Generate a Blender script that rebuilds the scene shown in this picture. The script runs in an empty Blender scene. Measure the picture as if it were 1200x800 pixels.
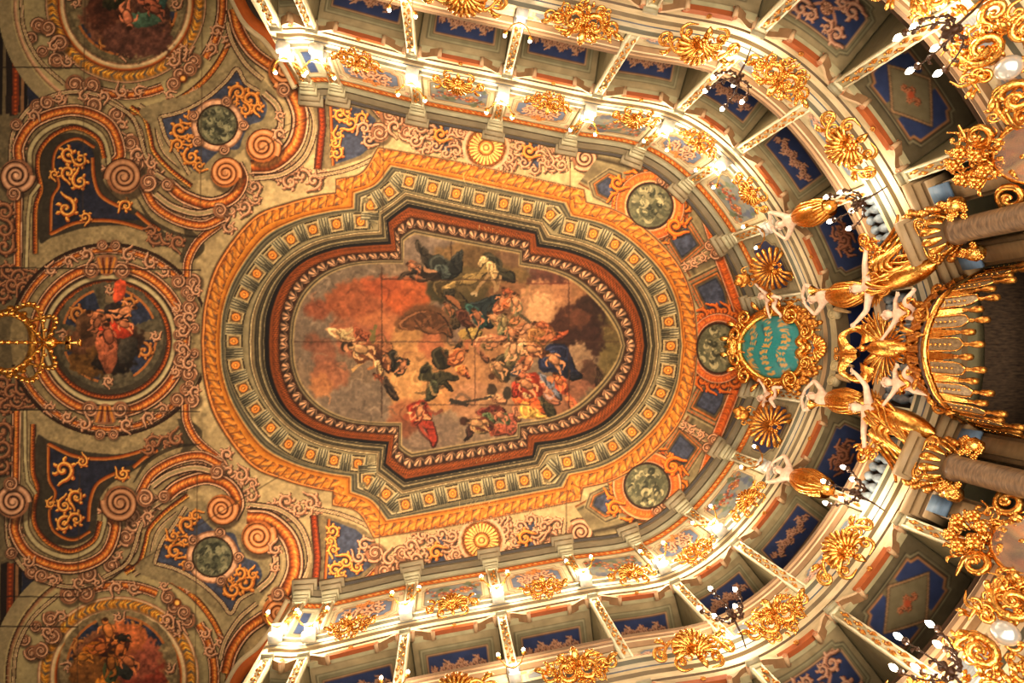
import bpy, math
import numpy as np
from mathutils import Vector, Matrix
RS=np.random.RandomState(7)
SC=bpy.context.scene; COL=SC.collection
# ------------------------------------------------------------------ camera: looks up at the ceiling of an opera house, a little towards the royal box
FP=620.0; ZC=14.0                                   # focal length in pixels of a 1200 wide frame; height of the ceiling above the eye
def _n(v): v=np.array(v,float); return v/np.linalg.norm(v)
_z=_n((-80,2.4,FP)); _y=_n(np.cross(_z,(242,5.9,FP))); _x=np.cross(_y,_z); MV=np.array([_x,_y,_z])
def W(px,py,Z): d=MV@np.array([px-600,py-400,FP]); return d*Z/d[2]
def PX(X,Y,Z):
    a=MV.T; dx=a[0,0]*X+a[0,1]*Y+a[0,2]*Z; dy=a[1,0]*X+a[1,1]*Y+a[1,2]*Z; dz=a[2,0]*X+a[2,1]*Y+a[2,2]*Z
    return 600+dx*FP/dz,400+dy*FP/dz
cd=bpy.data.cameras.new('camera'); cam=bpy.data.objects.new('camera',cd); COL.objects.link(cam)
R_=MV@np.array([1,0,0]); D_=MV@np.array([0,1,0]); F_=MV@np.array([0,0,1])
cam.matrix_world=Matrix(((R_[0],-D_[0],-F_[0],0),(R_[1],-D_[1],-F_[1],0),(R_[2],-D_[2],-F_[2],0),(0,0,0,1)))
cd.sensor_width=36; cd.lens=36*FP/1200; cd.clip_start=.05; cd.clip_end=200; SC.camera=cam
SC.view_settings.view_transform='Standard'; SC.view_settings.look='None'; SC.view_settings.exposure=0; SC.view_settings.gamma=1; SC.view_settings.use_curve_mapping=False
SC.cycles.max_bounces=4; SC.cycles.diffuse_bounces=2; SC.cycles.glossy_bounces=3; SC.cycles.sample_clamp_indirect=4
w=bpy.data.worlds.new('world'); SC.world=w; w.use_nodes=True; w.node_tree.nodes['Background'].inputs[0].default_value=(1,.86,.68,1); w.node_tree.nodes['Background'].inputs[1].default_value=.25
def area(name,loc,size,e,col,rot=(math.pi,0,0)):
    l=bpy.data.lights.new(name,'AREA'); l.shape='RECTANGLE'; l.size,l.size_y=size; l.energy=e; l.color=col; o=bpy.data.objects.new(name,l); o.location=loc; o.rotation_euler=rot; COL.objects.link(o); return o
area('fill_hall',(1.5,0,1.2),(9,7),1750,(1,.86,.70))  # added unseen fill, shines up to brighten ceiling and galleries; no real fixture
area('fill_stage_end',(-7.5,0,1.2),(5,8),520,(1,.80,.60))  # second added fill below the stage end of the ceiling, not a stage lamp
BULB_W=42
# ------------------------------------------------------------------ scene helpers
def lin(c): c=np.asarray(c,float)/255.; return np.where(c<=.04045,c/12.92,((c+.055)/1.055)**2.4)
MATS={}
def mat(name,col=(200,180,140),rough=.6,metal=0.,noise=.0,nscale=8,paint=False,emit=0,spec=.5,bump=0,stretch=(1,1,1),col2=None,coat=0):
    if name in MATS: return MATS[name]
    m=bpy.data.materials.new(name); m.use_nodes=True; N=m.node_tree.nodes; L=m.node_tree.links; b=N['Principled BSDF']
    b.inputs['Roughness'].default_value=rough; b.inputs['Metallic'].default_value=metal; b.inputs['Specular IOR Level'].default_value=spec
    c=(*lin(col),1)
    if emit: b.inputs['Base Color'].default_value=c; b.inputs['Emission Color'].default_value=c; b.inputs['Emission Strength'].default_value=emit; MATS[name]=m; return m
    tc=N.new('ShaderNodeTexCoord'); mp=N.new('ShaderNodeMapping'); mp.inputs['Scale'].default_value=stretch; L.new(tc.outputs['Object'],mp.inputs['Vector'])
    nt=N.new('ShaderNodeTexNoise'); nt.inputs['Scale'].default_value=nscale; nt.inputs['Detail'].default_value=5; L.new(mp.outputs['Vector'],nt.inputs['Vector'])
    ramp=N.new('ShaderNodeValToRGB'); ramp.color_ramp.elements[0].position=.3; ramp.color_ramp.elements[1].position=.7; L.new(nt.outputs['Fac'],ramp.inputs['Fac'])
    if paint:
        at=N.new('ShaderNodeAttribute'); at.attribute_name='paint'; v=1-noise; ramp.color_ramp.elements[0].color=(v,v,v*.97,1); ramp.color_ramp.elements[1].color=(1+noise*.0,)*3+(1,)
        mx=N.new('ShaderNodeMix'); mx.data_type='RGBA'; mx.blend_type='MULTIPLY'; mx.inputs[0].default_value=1; L.new(at.outputs['Color'],mx.inputs[6]); L.new(ramp.outputs['Color'],mx.inputs[7]); L.new(mx.outputs[2],b.inputs['Base Color'])
    else:
        c2=(*lin(col2),1) if col2 is not None else tuple(x*(1-noise) for x in c[:3])+(1,)
        ramp.color_ramp.elements[0].color=c2; ramp.color_ramp.elements[1].color=c; L.new(ramp.outputs['Color'],b.inputs['Base Color'])
    if bump:
        bp=N.new('ShaderNodeBump'); bp.inputs['Strength'].default_value=bump; bp.inputs['Distance'].default_value=.02; L.new(nt.outputs['Fac'],bp.inputs['Height']); L.new(bp.outputs['Normal'],b.inputs['Normal'])
    MATS[name]=m; return m
M_PAINT=mat('tempera_on_canvas',paint=True,noise=.12,nscale=14,rough=.75,spec=.2)
M_WALL=mat('painted_stucco',paint=True,noise=.25,nscale=5,rough=.55,spec=.3,stretch=(1,1,4))
M_GOLD=mat('gilding',(255,204,112),rough=.27,metal=1.,col2=(206,124,40),nscale=26,bump=.35)
M_GOLDD=mat('worn_gilding',(240,172,80),rough=.36,metal=.9,col2=(140,72,24),nscale=22,bump=.4)
M_BRASS=mat('dull_brass',(190,130,44),rough=.4,metal=.8,col2=(110,64,22),nscale=20)
M_WHITE=mat('white_plaster',(236,206,180),rough=.5,col2=(206,168,140),nscale=12)
M_BULB=mat('lit_bulb',(255,236,200),emit=30)
M_DARK=mat('dark_bronze',(72,44,26),rough=.5,metal=.4,noise=.4,nscale=20)
M_MARB=mat('blue_grey_marble',(150,162,168),rough=.3,col2=(84,92,100),nscale=9)
M_STONE=mat('ochre_stone',(186,160,120),rough=.5,col2=(124,100,70),nscale=5,stretch=(1,1,6))
M_WOOD=mat('dark_panelling',(92,72,52),rough=.6,col2=(44,32,24),nscale=7,stretch=(1,4,1))
M_TEAL=mat('teal_cloth',(40,118,116),rough=.5,col2=(20,84,88),nscale=14)
M_LAMB=mat('silvered_cloth',(150,126,92),rough=.5,metal=.3,col2=(90,70,48),nscale=30)
class MB:
    def __init__(s): s.v=[]; s.f=[]; s.c=[]; s.n=0
    def add(s,V,Fc,C=None):
        V=np.asarray(V,float).reshape(-1,3); s.v.append(V); s.f.append(np.asarray(Fc,np.int64).reshape(-1,4)+s.n); s.n+=len(V)
        s.c.append(np.broadcast_to(np.array((200,180,140.)) if C is None else np.asarray(C,float),(len(V),3)))
    def grid(s,G,C=None,closed=False):
        G=np.asarray(G,float); a,b=G.shape[:2]; i=np.arange(a-1)[:,None]; j=np.arange(b if closed else b-1)[None,:]; j2=(j+1)%b
        F=np.stack([i*b+j,i*b+j2,(i+1)*b+j2,(i+1)*b+j],-1).reshape(-1,4)
        s.add(G.reshape(-1,3),F,None if C is None else np.broadcast_to(np.asarray(C,float),(a,b,3)).reshape(-1,3))
    def box(s,c,h,ax=None,col=None):
        ax=np.eye(3) if ax is None else np.asarray(ax,float); c=np.asarray(c,float)
        V=[c+ax.T@(np.array([x,y,z])*h) for x in(-1,1) for y in(-1,1) for z in(-1,1)]
        s.add(V,[(0,1,3,2),(4,6,7,5),(0,4,5,1),(2,3,7,6),(0,2,6,4),(1,5,7,3)],col)
    def tube(s,P,r,seg=6,flat=1.,up=(0,0,1),col=None):
        P=np.asarray(P,float); n=len(P); r=np.broadcast_to(np.asarray(r,float),(n,)); T=np.gradient(P,axis=0); T/=np.maximum(1e-9,np.linalg.norm(T,axis=1))[:,None]
        U=np.broadcast_to(np.asarray(up,float),(n,3)); A=np.cross(T,U); l=np.linalg.norm(A,axis=1); bad=l<1e-3
        if bad.any(): A[bad]=np.cross(T[bad],(1,0.01,0)); l=np.linalg.norm(A,axis=1)
        A/=np.maximum(l,1e-9)[:,None]; B=np.cross(A,T); a=np.linspace(0,2*math.pi,seg,endpoint=False)
        G=P[:,None]+(A[:,None]*np.cos(a)[None,:,None]+B[:,None]*flat*np.sin(a)[None,:,None])*r[:,None,None]; s.grid(G,col,True)
    def lathe(s,prof,seg=12,c=(0,0,0),ax=None,col=None):
        ax=np.eye(3) if ax is None else np.asarray(ax,float); a=np.linspace(0,2*math.pi,seg,endpoint=False)
        G=np.array([[(r*math.cos(t),r*math.sin(t),z) for t in a] for r,z in prof])@ax+np.asarray(c,float); s.grid(G,col,True)
    def ball(s,c,r,seg=8,sc=(1,1,1),col=None):
        s.lathe([(max(1e-4,r*math.sin(t))*1.,-r*math.cos(t)) for t in np.linspace(0,math.pi,6)],seg,c,np.diag(sc),col)
    def build(s,name,m,parent=None,smooth=True,paint=False,xf=None):
        me=bpy.data.meshes.new(name); V=np.concatenate(s.v); F=np.concatenate(s.f)
        if xf is not None: V=V@np.asarray(xf)[:3,:3].T+np.asarray(xf)[:3,3]
        me.vertices.add(len(V)); me.vertices.foreach_set('co',V.astype(np.float32).ravel()); k=len(F)
        me.loops.add(4*k); me.loops.foreach_set('vertex_index',F.astype(np.int32).ravel()); me.polygons.add(k); me.polygons.foreach_set('loop_start',np.arange(0,4*k,4,dtype=np.int32))
        me.update(calc_edges=True)
        if smooth: me.polygons.foreach_set('use_smooth',np.ones(k,bool))
        if paint:
            at=me.color_attributes.new('paint','FLOAT_COLOR','POINT'); c=np.ones((len(V),4),np.float32); c[:,:3]=lin(np.clip(np.concatenate(s.c),0,255)); at.data.foreach_set('color',c.ravel())
        me.materials.append(m); o=bpy.data.objects.new(name,me); COL.objects.link(o)
        if parent is not None: o.parent=parent
        return o
def tag(o,label=None,cat=None,group=None,kind=None):
    if label: o['label']=label
    if cat: o['category']=cat
    if group: o['group']=group
    if kind: o['kind']=kind
    return o
def struct(o): o['kind']='structure'; return o
def empty(name,label,cat,loc=(0,0,0),group=None,mtx=None):
    o=bpy.data.objects.new(name,None); COL.objects.link(o); o.empty_display_size=.1
    if mtx is not None: o.matrix_world=mtx
    else: o.location=loc
    return tag(o,label,cat,group)
def dup(o,mtx=None,parent=None,label=None,group=None):
    c=o.copy(); COL.objects.link(c)
    if parent is not None: c.parent=parent
    if mtx is not None: c.matrix_world=mtx
    if label: c['label']=label
    if group: c['group']=group
    for ch in list(o.children): dup(ch,None,c)
    return c
# ------------------------------------------------------------------ numpy painting kit
def vnoise(h,w,cell,seed,oct=3):
    r=np.random.RandomState(seed); out=np.zeros((h,w),np.float32); amp=1.; tot=0
    for o in range(oct):
        c=max(1.5,cell/2**o); gh,gw=int(h/c)+3,int(w/c)+3
        g=r.rand(gh,gw).astype(np.float32)
        y=np.arange(h)/c; x=np.arange(w)/c; yi=y.astype(int); xi=x.astype(int)
        fy=(y-yi); fx=(x-xi); fy=(fy*fy*(3-2*fy))[:,None]; fx=(fx*fx*(3-2*fx))[None,:]
        a=g[yi][:,xi]; b=g[yi][:,xi+1]; c2=g[yi+1][:,xi]; d=g[yi+1][:,xi+1]
        out+=amp*((a*(1-fx)+b*fx)*(1-fy)+(c2*(1-fx)+d*fx)*fy); tot+=amp; amp*=.55
    return out/tot*2-1
def spline(pts,closed=False,n=8,corners=()):
    P=np.array(pts,float); m=len(P); out=[]
    rng=range(m) if closed else range(m-1)
    for i in rng:
        p1=P[i]; p2=P[(i+1)%m]
        p0=P[(i-1)%m] if (closed or i>0) else 2*p1-p2
        p3=P[(i+2)%m] if (closed or i+2<m) else 2*p2-p1
        if i in corners: p0=2*p1-p2
        if (i+1)%m in corners: p3=2*p2-p1
        for k in range(n):
            t=k/n; out.append(.5*((2*p1)+(p2-p0)*t+(2*p0-5*p1+4*p2-p3)*t*t+(3*p1-p0-3*p2+p3)*t**3))
    if not closed: out.append(P[-1])
    return np.array(out)
def resample(path,step):
    d=np.hypot(*np.diff(path,axis=0).T); s=np.concatenate([[0],np.cumsum(d)]); L=s[-1]
    k=max(2,int(L/step)+1); q=np.linspace(0,L,k)
    return np.stack([np.interp(q,s,path[:,j]) for j in range(path.shape[1])],1),q,L
class Canvas:
    """paint laid on a flat surface, in the drawing units of that surface"""
    def __init__(s,x0,y0,x1,y1,res,base,seed=1,mot=.1,cell=30):
        s.x0,s.y0,s.res=x0,y0,res; s.w=int((x1-x0)*res)+1; s.h=int((y1-y0)*res)+1
        s.a=np.empty((s.h,s.w,3),np.float32); s.a[:]=base
        s.n1=vnoise(s.h,s.w,cell*res,seed,4); s.n2=vnoise(s.h,s.w,6*res,seed+5,3); s.n3=vnoise(s.h,s.w,3*res,seed+9,2)
        s.a*=(1+mot*s.n1+mot*.5*s.n2)[...,None]; s.T=lambda x,y:(x,y); s.wob=0.; s.seed=seed
    def px(s,x,y): x,y=s.T(x,y); return (x-s.x0)*s.res,(y-s.y0)*s.res
    def put(s,X,Y,C,A=None):
        u,v=s.px(X,Y); i=np.rint(v).astype(int); j=np.rint(u).astype(int)
        ok=(i>=0)&(j>=0)&(i<s.h)&(j<s.w)
        if A is None: s.a[i[ok],j[ok]]=C[ok]
        else:
            A=A[ok][...,None]; s.a[i[ok],j[ok]]=s.a[i[ok],j[ok]]*(1-A)+C[ok]*A
    def ribbon(s,path,w0,w1,fn,wf=None):
        """fn(sv,tv)->(n,3) colours (and alpha); t across from w0 to w1, left of travel positive"""
        st=.55/s.res; P,q,L=resample(np.asarray(path,float),st)
        T=np.gradient(P,axis=0); T/=np.maximum(1e-9,np.hypot(T[:,0],T[:,1]))[:,None]; N=np.stack([-T[:,1],T[:,0]],1)
        k=max(2,int(abs(w1-w0)/st)+1); t=np.linspace(w0,w1,k)
        sc=np.ones(len(q)) if wf is None else wf(q/L)
        S,TT=np.meshgrid(q,t,indexing='ij'); off=TT*sc[:,None]
        X=P[:,0][:,None]+N[:,0][:,None]*off; Y=P[:,1][:,None]+N[:,1][:,None]*off
        r=fn(S.ravel(),TT.ravel(),L)
        C,A=r if isinstance(r,tuple) else (r,None)
        s.put(X.ravel(),Y.ravel(),C,A)
    def loft(s,PA,PB,fn,over=1.25):
        LA=max(np.hypot(*np.diff(PA,axis=0).T).sum(),np.hypot(*np.diff(PB,axis=0).T).sum())
        st=.5/s.res; k=int(LA/st)+2
        f=np.linspace(0,1,len(PA)); q=np.linspace(0,1,k)
        A=np.stack([np.interp(q,f,PA[:,j]) for j in (0,1)],1); B=np.stack([np.interp(q,f,PB[:,j]) for j in (0,1)],1)
        wd=np.hypot(*(A-B).T).max(); m=int(wd/st*over)+2; t=np.linspace(0,1,m)
        arc=np.concatenate([[0],np.cumsum(np.hypot(*np.diff((A+B)/2,axis=0).T))])
        X=A[:,0][:,None]*(1-t)+B[:,0][:,None]*t; Y=A[:,1][:,None]*(1-t)+B[:,1][:,None]*t
        S,TT=np.meshgrid(arc,t,indexing='ij'); s.put(X.ravel(),Y.ravel(),fn(S.ravel(),TT.ravel(),arc[-1]))
    def poly(s,pts,col,a=1.,soft=1,warp=0,tex=.08,shade=None):
        P=np.array([s.px(x,y) for x,y in pts]); x0,y0=np.floor(P.min(0)-4-warp*s.res).astype(int); x1,y1=np.ceil(P.max(0)+4+warp*s.res).astype(int)
        x0=max(0,x0); y0=max(0,y0); x1=min(s.w,x1); y1=min(s.h,y1)
        if x1<=x0 or y1<=y0: return
        Y,X=np.mgrid[y0:y1,x0:x1].astype(np.float32)
        if warp: X=X+warp*s.res*s.n2[y0:y1,x0:x1]*1.6; Y=Y+warp*s.res*s.n3[y0:y1,x0:x1]*1.6
        m=np.zeros(X.shape,bool); n=len(P)
        for i in range(n):
            ax,ay=P[i]; bx,by=P[(i+1)%n]
            if ay==by: continue
            c=((Y>=min(ay,by))&(Y<max(ay,by)))&(X<(bx-ax)*(Y-ay)/(by-ay)+ax); m^=c
        m=m.astype(np.float32)
        for _ in range(soft):
            m=(m+np.roll(m,1,0)+np.roll(m,-1,0)+np.roll(m,1,1)+np.roll(m,-1,1))/5
        C=np.array(col,np.float32)*(1+tex*s.n2[y0:y1,x0:x1]+tex*.7*s.n3[y0:y1,x0:x1])[...,None]
        if shade is not None:  # (dx,dy,amount): drawn modelling inside a painted figure
            gx=(X-X.mean())/max(1,X.max()-X.min()); gy=(Y-Y.mean())/max(1,Y.max()-Y.min()); C=C*(1+shade[2]*(gx*shade[0]+gy*shade[1]))[...,None]
        m=m[...,None]*a; s.a[y0:y1,x0:x1]=s.a[y0:y1,x0:x1]*(1-m)+C*m
    def blob(s,pts,col,**k): s.poly(spline(pts,True,6),col,**k)
    def ell(s,cx,cy,rx,ry,col,rot=0,**k):
        t=np.linspace(0,2*math.pi,28,endpoint=False); c,d=math.cos(rot),math.sin(rot)
        s.poly(np.stack([cx+rx*np.cos(t)*c-ry*np.sin(t)*d,cy+rx*np.cos(t)*d+ry*np.sin(t)*c],1),col,**k)
    def line(s,pts,w,col,a=1.,taper=None):
        c=np.array(col,np.float32)
        def fn(S,T,L):
            return (np.repeat(c[None],len(S),0), np.full(len(S),a,np.float32))
        wf=None
        if taper=='both': wf=lambda f:np.sin(np.pi*np.clip(f,0,1))**.6*.95+.05
        elif taper=='end': wf=lambda f:1-f*.85
        s.ribbon(pts,-w/2,w/2,fn,wf)
    def sample(s,X,Y):
        u,v=s.px(X,Y); u=np.clip(u,0,s.w-1.001); v=np.clip(v,0,s.h-1.001); j=u.astype(int); i=v.astype(int); fx=(u-j)[...,None]; fy=(v-i)[...,None]
        return (s.a[i,j]*(1-fx)+s.a[i,j+1]*fx)*(1-fy)+(s.a[i+1,j]*(1-fx)+s.a[i+1,j+1]*fx)*fy
def stops(st):
    T=np.array([a for a,_ in st],float); C=np.array([c for _,c in st],float)
    return lambda t:np.stack([np.interp(t,T,C[:,k]) for k in range(3)],1).astype(np.float32)
def circ(cx,cy,rx,ry=None,a0=0,a1=360,n=120):
    ry=rx if ry is None else ry; t=np.radians(np.linspace(a0,a1,n)); return np.stack([cx+rx*np.cos(t),cy+ry*np.sin(t)],1)
# palettes
CR=(172,157,116); CRD=(140,126,92); PK=(208,164,132); PKD=(150,104,76); DK=(60,38,24); OR=(178,96,40); ORD=(112,54,22); GO=(200,134,58); GOL=(232,176,90)
BL=(70,76,98); BLD=(48,50,68); ST=(126,112,84); STD=(66,58,46); STL=(178,166,128)
def volute(c,cx,cy,r,ang=0,dr=1,turns=1.6,w=None,cols=(DK,PKD,PK),r1=.16):
    w=w or r*.36; t=np.linspace(0,1,int(30*turns)+10); a=ang+dr*t*turns*2*math.pi; rr=r*(1-(1-r1)*t**.85)
    p=np.stack([cx+rr*np.cos(a),cy+rr*np.sin(a)],1); wf=lambda f:1-.55*f
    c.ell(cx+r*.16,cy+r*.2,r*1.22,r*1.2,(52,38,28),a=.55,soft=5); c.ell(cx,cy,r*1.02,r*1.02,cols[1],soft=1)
    f=stops([(-1,cols[0]),(-.8,cols[0]),(-.66,cols[1]),(-.1,cols[2]),(.35,cols[2]),(.7,cols[1]),(.85,cols[0]),(1,cols[0])])
    c.ribbon(p,-w*.62,w*.62,lambda S,T,L:f(T/(w*.62)),wf); c.ell(cx,cy,r*.17,r*.17,cols[2])
def band(c,path,w,prof=None,leaf=0,amp=.22,wf=None,lean=.9,lcol=None):
    """painted moulding; prof stops over -1..1; leaf = repeat length of the carved pattern"""
    f=stops(prof or ORB)
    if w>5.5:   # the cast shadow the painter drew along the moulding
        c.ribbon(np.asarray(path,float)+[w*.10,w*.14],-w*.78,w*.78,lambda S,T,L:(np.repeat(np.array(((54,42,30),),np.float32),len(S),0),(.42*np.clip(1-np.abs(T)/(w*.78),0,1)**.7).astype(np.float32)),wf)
    def fn(S,T,L):
        t=T/(w/2); C=f(t)
        if leaf:
            ph=(S/leaf+lean*np.abs(t)*.6)*2*math.pi; m=np.clip(1-np.abs(t)*1.35,0,1)**.4
            k=(np.sin(ph)*.35+.55*np.sin(2.3*ph+5*t)+.45*np.sin(5.1*ph-9*t)+.3*np.sin(S*3.7+t*17))*m
            C=C*(1+amp*k)[:,None]
            if lcol is not None:
                q=(np.clip(np.sin(ph+1.2*t)-.35,0,1)*1.5*m)[:,None]; C=C*(1-q)+np.array(lcol)*q
        return C
    c.ribbon(path,-w/2,w/2,fn,wf)
ORB=[(-1,(44,28,18)),(-.93,(44,28,18)),(-.88,(226,184,150)),(-.74,(206,160,126)),(-.68,(70,38,20)),(-.58,ORD),(-.25,OR),(.1,(222,154,76)),(.35,OR),(.52,ORD),(.6,(70,38,20)),(.68,(226,186,152)),(.82,(196,150,118)),(.9,(44,28,18)),(1,(44,28,18))]
ORS=[(-1,DK),(-.7,(130,66,24)),(0,OR),(.5,GO),(.8,PKD),(1,DK)]
CRB=[(-1,DK),(-.72,DK),(-.6,(226,188,156)),(-.2,CRD),(0,CR),(.2,CRD),(.55,(226,188,156)),(.75,DK),(1,DK)]
def leafc(c,x,y,L,ang,wd,cols,bend=.6):
    t=np.linspace(0,1,10); a=ang+bend*t; p=np.stack([x+np.cumsum(np.cos(a))*L/10,y+np.cumsum(np.sin(a))*L/10],1)
    c.line(p,wd*1.7,cols[0],taper='both'); c.line(p,wd*1.15,cols[1],taper='both'); c.line(p+[-.25*wd,-.3*wd],wd*.5,cols[2],taper='both')
def rinceau(c,x,y,s,ang=0,dr=1,cols=(DK,PKD,PK),seed=0):
    """an acanthus scroll: a stem running into a curl, lobes along its back"""
    r=np.random.RandomState(seed+int(abs(x)*7+abs(y)*3)); turns=1.15+.25*r.rand()
    t=np.linspace(0,1,26); a=ang+dr*t*turns*2*math.pi; rr=s*(1.12-.95*t**.8)
    p=np.stack([x+rr*np.cos(a),y+rr*np.sin(a)],1); tx=-dr*np.sin(ang); ty=dr*np.cos(ang)
    tail=np.array([[p[0,0]-tx*s*k+.35*s*k*k*math.cos(ang),p[0,1]-ty*s*k+.35*s*k*k*math.sin(ang)] for k in (1.0,.7,.4,.2)]); p=np.concatenate([tail,p])
    wf=lambda f:np.minimum(1,.3+2.2*f)*(1-.5*f)
    def st(w,col,al,dx=0,dy=0): c.ribbon(p+[dx,dy],-w/2,w/2,lambda S,T,L:(np.repeat(np.array(col,np.float32)[None],len(S),0),np.full(len(S),al,np.float32)),wf)
    st(s*.95,(44,32,24),.6,.1*s,.14*s); st(s*.66,cols[0],.95)
    for k in range(5):
        aa=ang+dr*(.1+k*.21)*2*math.pi*.8; R=s*(1.0-.1*k); leafc(c,x+R*math.cos(aa),y+R*math.sin(aa),s*(.48+.25*r.rand()),aa+dr*(.9+.5*r.rand()),s*.3,cols,bend=-dr*(1.6+r.rand()))
    st(s*.5,cols[1],1); st(s*.2,cols[2],1,-.07*s,-.08*s)
    c.ell(x,y,s*.17,s*.17,cols[2])
def cluster(c,x,y,w,h,ang,n,cols,seed=0,s0=None):
    r=np.random.RandomState(seed); ca,sa=math.cos(ang),math.sin(ang); s0=s0 or min(w,h)*.42
    for k in range(n):
        f=(k+.5)/n*2-1; u=f*w*.5; v=(1 if k%2 else -1)*h*.24*(.6+.6*r.rand()); s=s0*(.75+.45*r.rand())
        rinceau(c,x+u*ca-v*sa,y+u*sa+v*ca,s,ang+r.rand()*6,1 if k%2 else -1,cols,seed+k)
    c.ell(x,y,s0*.35,s0*.35,cols[1]); c.ell(x,y,s0*.18,s0*.18,cols[2])
def rosette(c,x,y,r,cols,n=24):
    c.ell(x,y,r,r,cols[0]); c.ell(x,y,r*.93,r*.93,cols[1])
    for k in range(n):
        a=k/n*2*math.pi; c.line(np.array([[x+r*.38*math.cos(a),y+r*.38*math.sin(a)],[x+r*.9*math.cos(a),y+r*.9*math.sin(a)]]),r*.14,cols[0]); c.line(np.array([[x+r*.38*math.cos(a),y+r*.38*math.sin(a)],[x+r*.85*math.cos(a),y+r*.85*math.sin(a)]]),r*.08,cols[2])
    for q,cc in ((.42,cols[0]),(.36,cols[1]),(.28,cols[2]),(.17,cols[0]),(.12,cols[2])): c.ell(x,y,r*q,r*q,cc)
# ------------------------------------------------------------------ the painted ceiling (drawing units: 1 unit is about 2.3 cm of ceiling)
def axis_y(x): return 398+(x-128)*.0112
def sheet(x,y):           # author coordinates have the hall's long axis level at y = 403
    h=y-403.; return x-.0112*h, axis_y(x)+h
C=Canvas(-60,-60,950,860,1.6,(180,160,120),3,.13,60)
C.T=lambda x,y: sheet(np.asarray(x,float),np.asarray(y,float))
def mir(p): p=np.array(p,float); p=p.copy(); p[...,1]=806-p[...,1]; return p
def both(fn):             # paint the same motif on either side of the axis
    fn(lambda p:np.array(p,float),1); fn(mir,-1)
# darker, browner ground towards the stage
C.poly([(-60,-60),(232,-60),(232,860),(-60,860)],(136,120,88),a=.55,soft=9,warp=18)
for k in range(40):
    x,y=RS.rand()*900,RS.rand()*800; C.ell(x,y,14+30*RS.rand(),10+20*RS.rand(),(150,138,100) if k%2 else (184,168,126),a=.25,soft=6,warp=8)
# --- central fresco frame: four matched outlines (upper half), lofted
KA=[(344,403),(347,375),(358,349),(380,327),(410,314),(445,310),(472,310),(472,284),(478,279),(485,275),(545,286),(607,297),(607,311),(645,318),(675,332),(703,358),(721,383),(728,403)]
KB=[(319,403),(322,368),(336,332),(360,309),(396,296),(430,292),(460,290),(456,264),(466,255),(478,247),(540,259),(624,276),(625,291),(662,297),(700,312),(728,338),(746,370),(752,403)]
KC=[(274,403),(277,372),(291,338),(318,302),(350,277),(396,264),(432,260),(433,240),(452,228),(470,212),(540,229),(640,248),(655,263),(700,275),(735,296),(764,328),(781,363),(786,403)]
KD=[(246,403),(250,360),(265,316),(300,267),(340,249),(372,240),(399,235),(399,219),(428,210),(446,183),(540,199),(676,228),(678,243),(715,252),(748,273),(785,310),(803,350),(810,403)]
KE=[(234,403),(238,357),(254,308),(294,257),(336,239),(370,230),(391,227),(391,211),(421,203),(440,173),(540,190),(683,220),(686,235),(720,244),(755,265),(793,304),(812,347),(819,403)]
CN=(6,7,9,11,12)
def full(K,n=10):
    top=spline(K,False,n,CN); return top
def oval(m=lambda p:p): return [m(full(K)) for K in (KA,KB,KC,KD,KE)]
dk=(40,32,24)
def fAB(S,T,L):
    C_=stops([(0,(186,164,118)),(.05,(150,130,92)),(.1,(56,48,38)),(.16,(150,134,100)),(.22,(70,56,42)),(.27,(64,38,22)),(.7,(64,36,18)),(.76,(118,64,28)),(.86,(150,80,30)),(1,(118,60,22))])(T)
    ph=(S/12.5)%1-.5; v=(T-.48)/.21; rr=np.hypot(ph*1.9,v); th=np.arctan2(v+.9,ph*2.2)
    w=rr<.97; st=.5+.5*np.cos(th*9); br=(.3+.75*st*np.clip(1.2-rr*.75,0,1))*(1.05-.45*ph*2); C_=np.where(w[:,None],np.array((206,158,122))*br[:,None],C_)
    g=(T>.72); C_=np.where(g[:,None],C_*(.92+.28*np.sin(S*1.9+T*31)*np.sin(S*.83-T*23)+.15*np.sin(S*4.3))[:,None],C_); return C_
def fBC(S,T,L):
    C_=stops([(0,(118,60,22)),(.07,(134,72,28)),(.11,(32,24,18)),(.21,(24,20,16)),(.23,(150,136,104)),(.25,(48,42,34)),(.3,(84,76,58)),(.35,(176,160,122)),(.375,(40,36,28)),(.42,(96,86,64)),(.44,(36,32,26)),(.5,(138,124,92)),(.55,(104,82,56)),(.58,(222,204,160)),(.6,(60,52,40)),(.65,(150,138,106)),(1,(104,96,74))])(T)
    return C_
def fCD(S,T,L):
    C_=stops([(0,(112,104,80)),(.28,(118,110,86)),(.33,(206,190,150)),(.37,(70,64,52)),(.45,(120,114,92)),(.5,(60,56,48)),(.56,(150,142,112)),(.6,(214,150,72)),(.63,(110,60,24)),(.67,(176,108,36)),(.8,(206,138,48)),(1,(200,128,44))])(T)
    return C_
def fDE(S,T,L):
    C_=stops([(0,(200,128,44)),(.5,(186,110,36)),(.6,(120,60,24)),(.66,(232,170,96)),(.78,(196,120,60)),(.86,(80,50,30)),(1,(150,132,96))])(T)
    return C_
def gleaf(C_,S,u):
    ph=S/9.5+u*1.5; m=np.abs(u)<.19; k=np.sin(2*math.pi*ph+3*np.sin(u*14))*.8+.7*np.sin(2*math.pi*ph*.43+19*u); n=np.sin(S*2.9+u*60)*.6+np.sin(S*1.3-u*90)*.6+.3*np.sin(S*.31)
    h=(np.clip(k*1.4+.35*n,0,1)*m*.85)[:,None]; a=(np.clip(-k-.45+.6*n,0,1)*m)[:,None]; d=(np.clip(np.sin(2*math.pi*ph+1.9)-.7,0,1)*2.2*m)[:,None]
    C_=C_*(1-h)+np.array((222,156,72))*h; C_=C_*(1-a*.7)+np.array((84,80,88))*a*.7; return C_*(1-d)+np.array((98,52,24))*d
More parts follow.
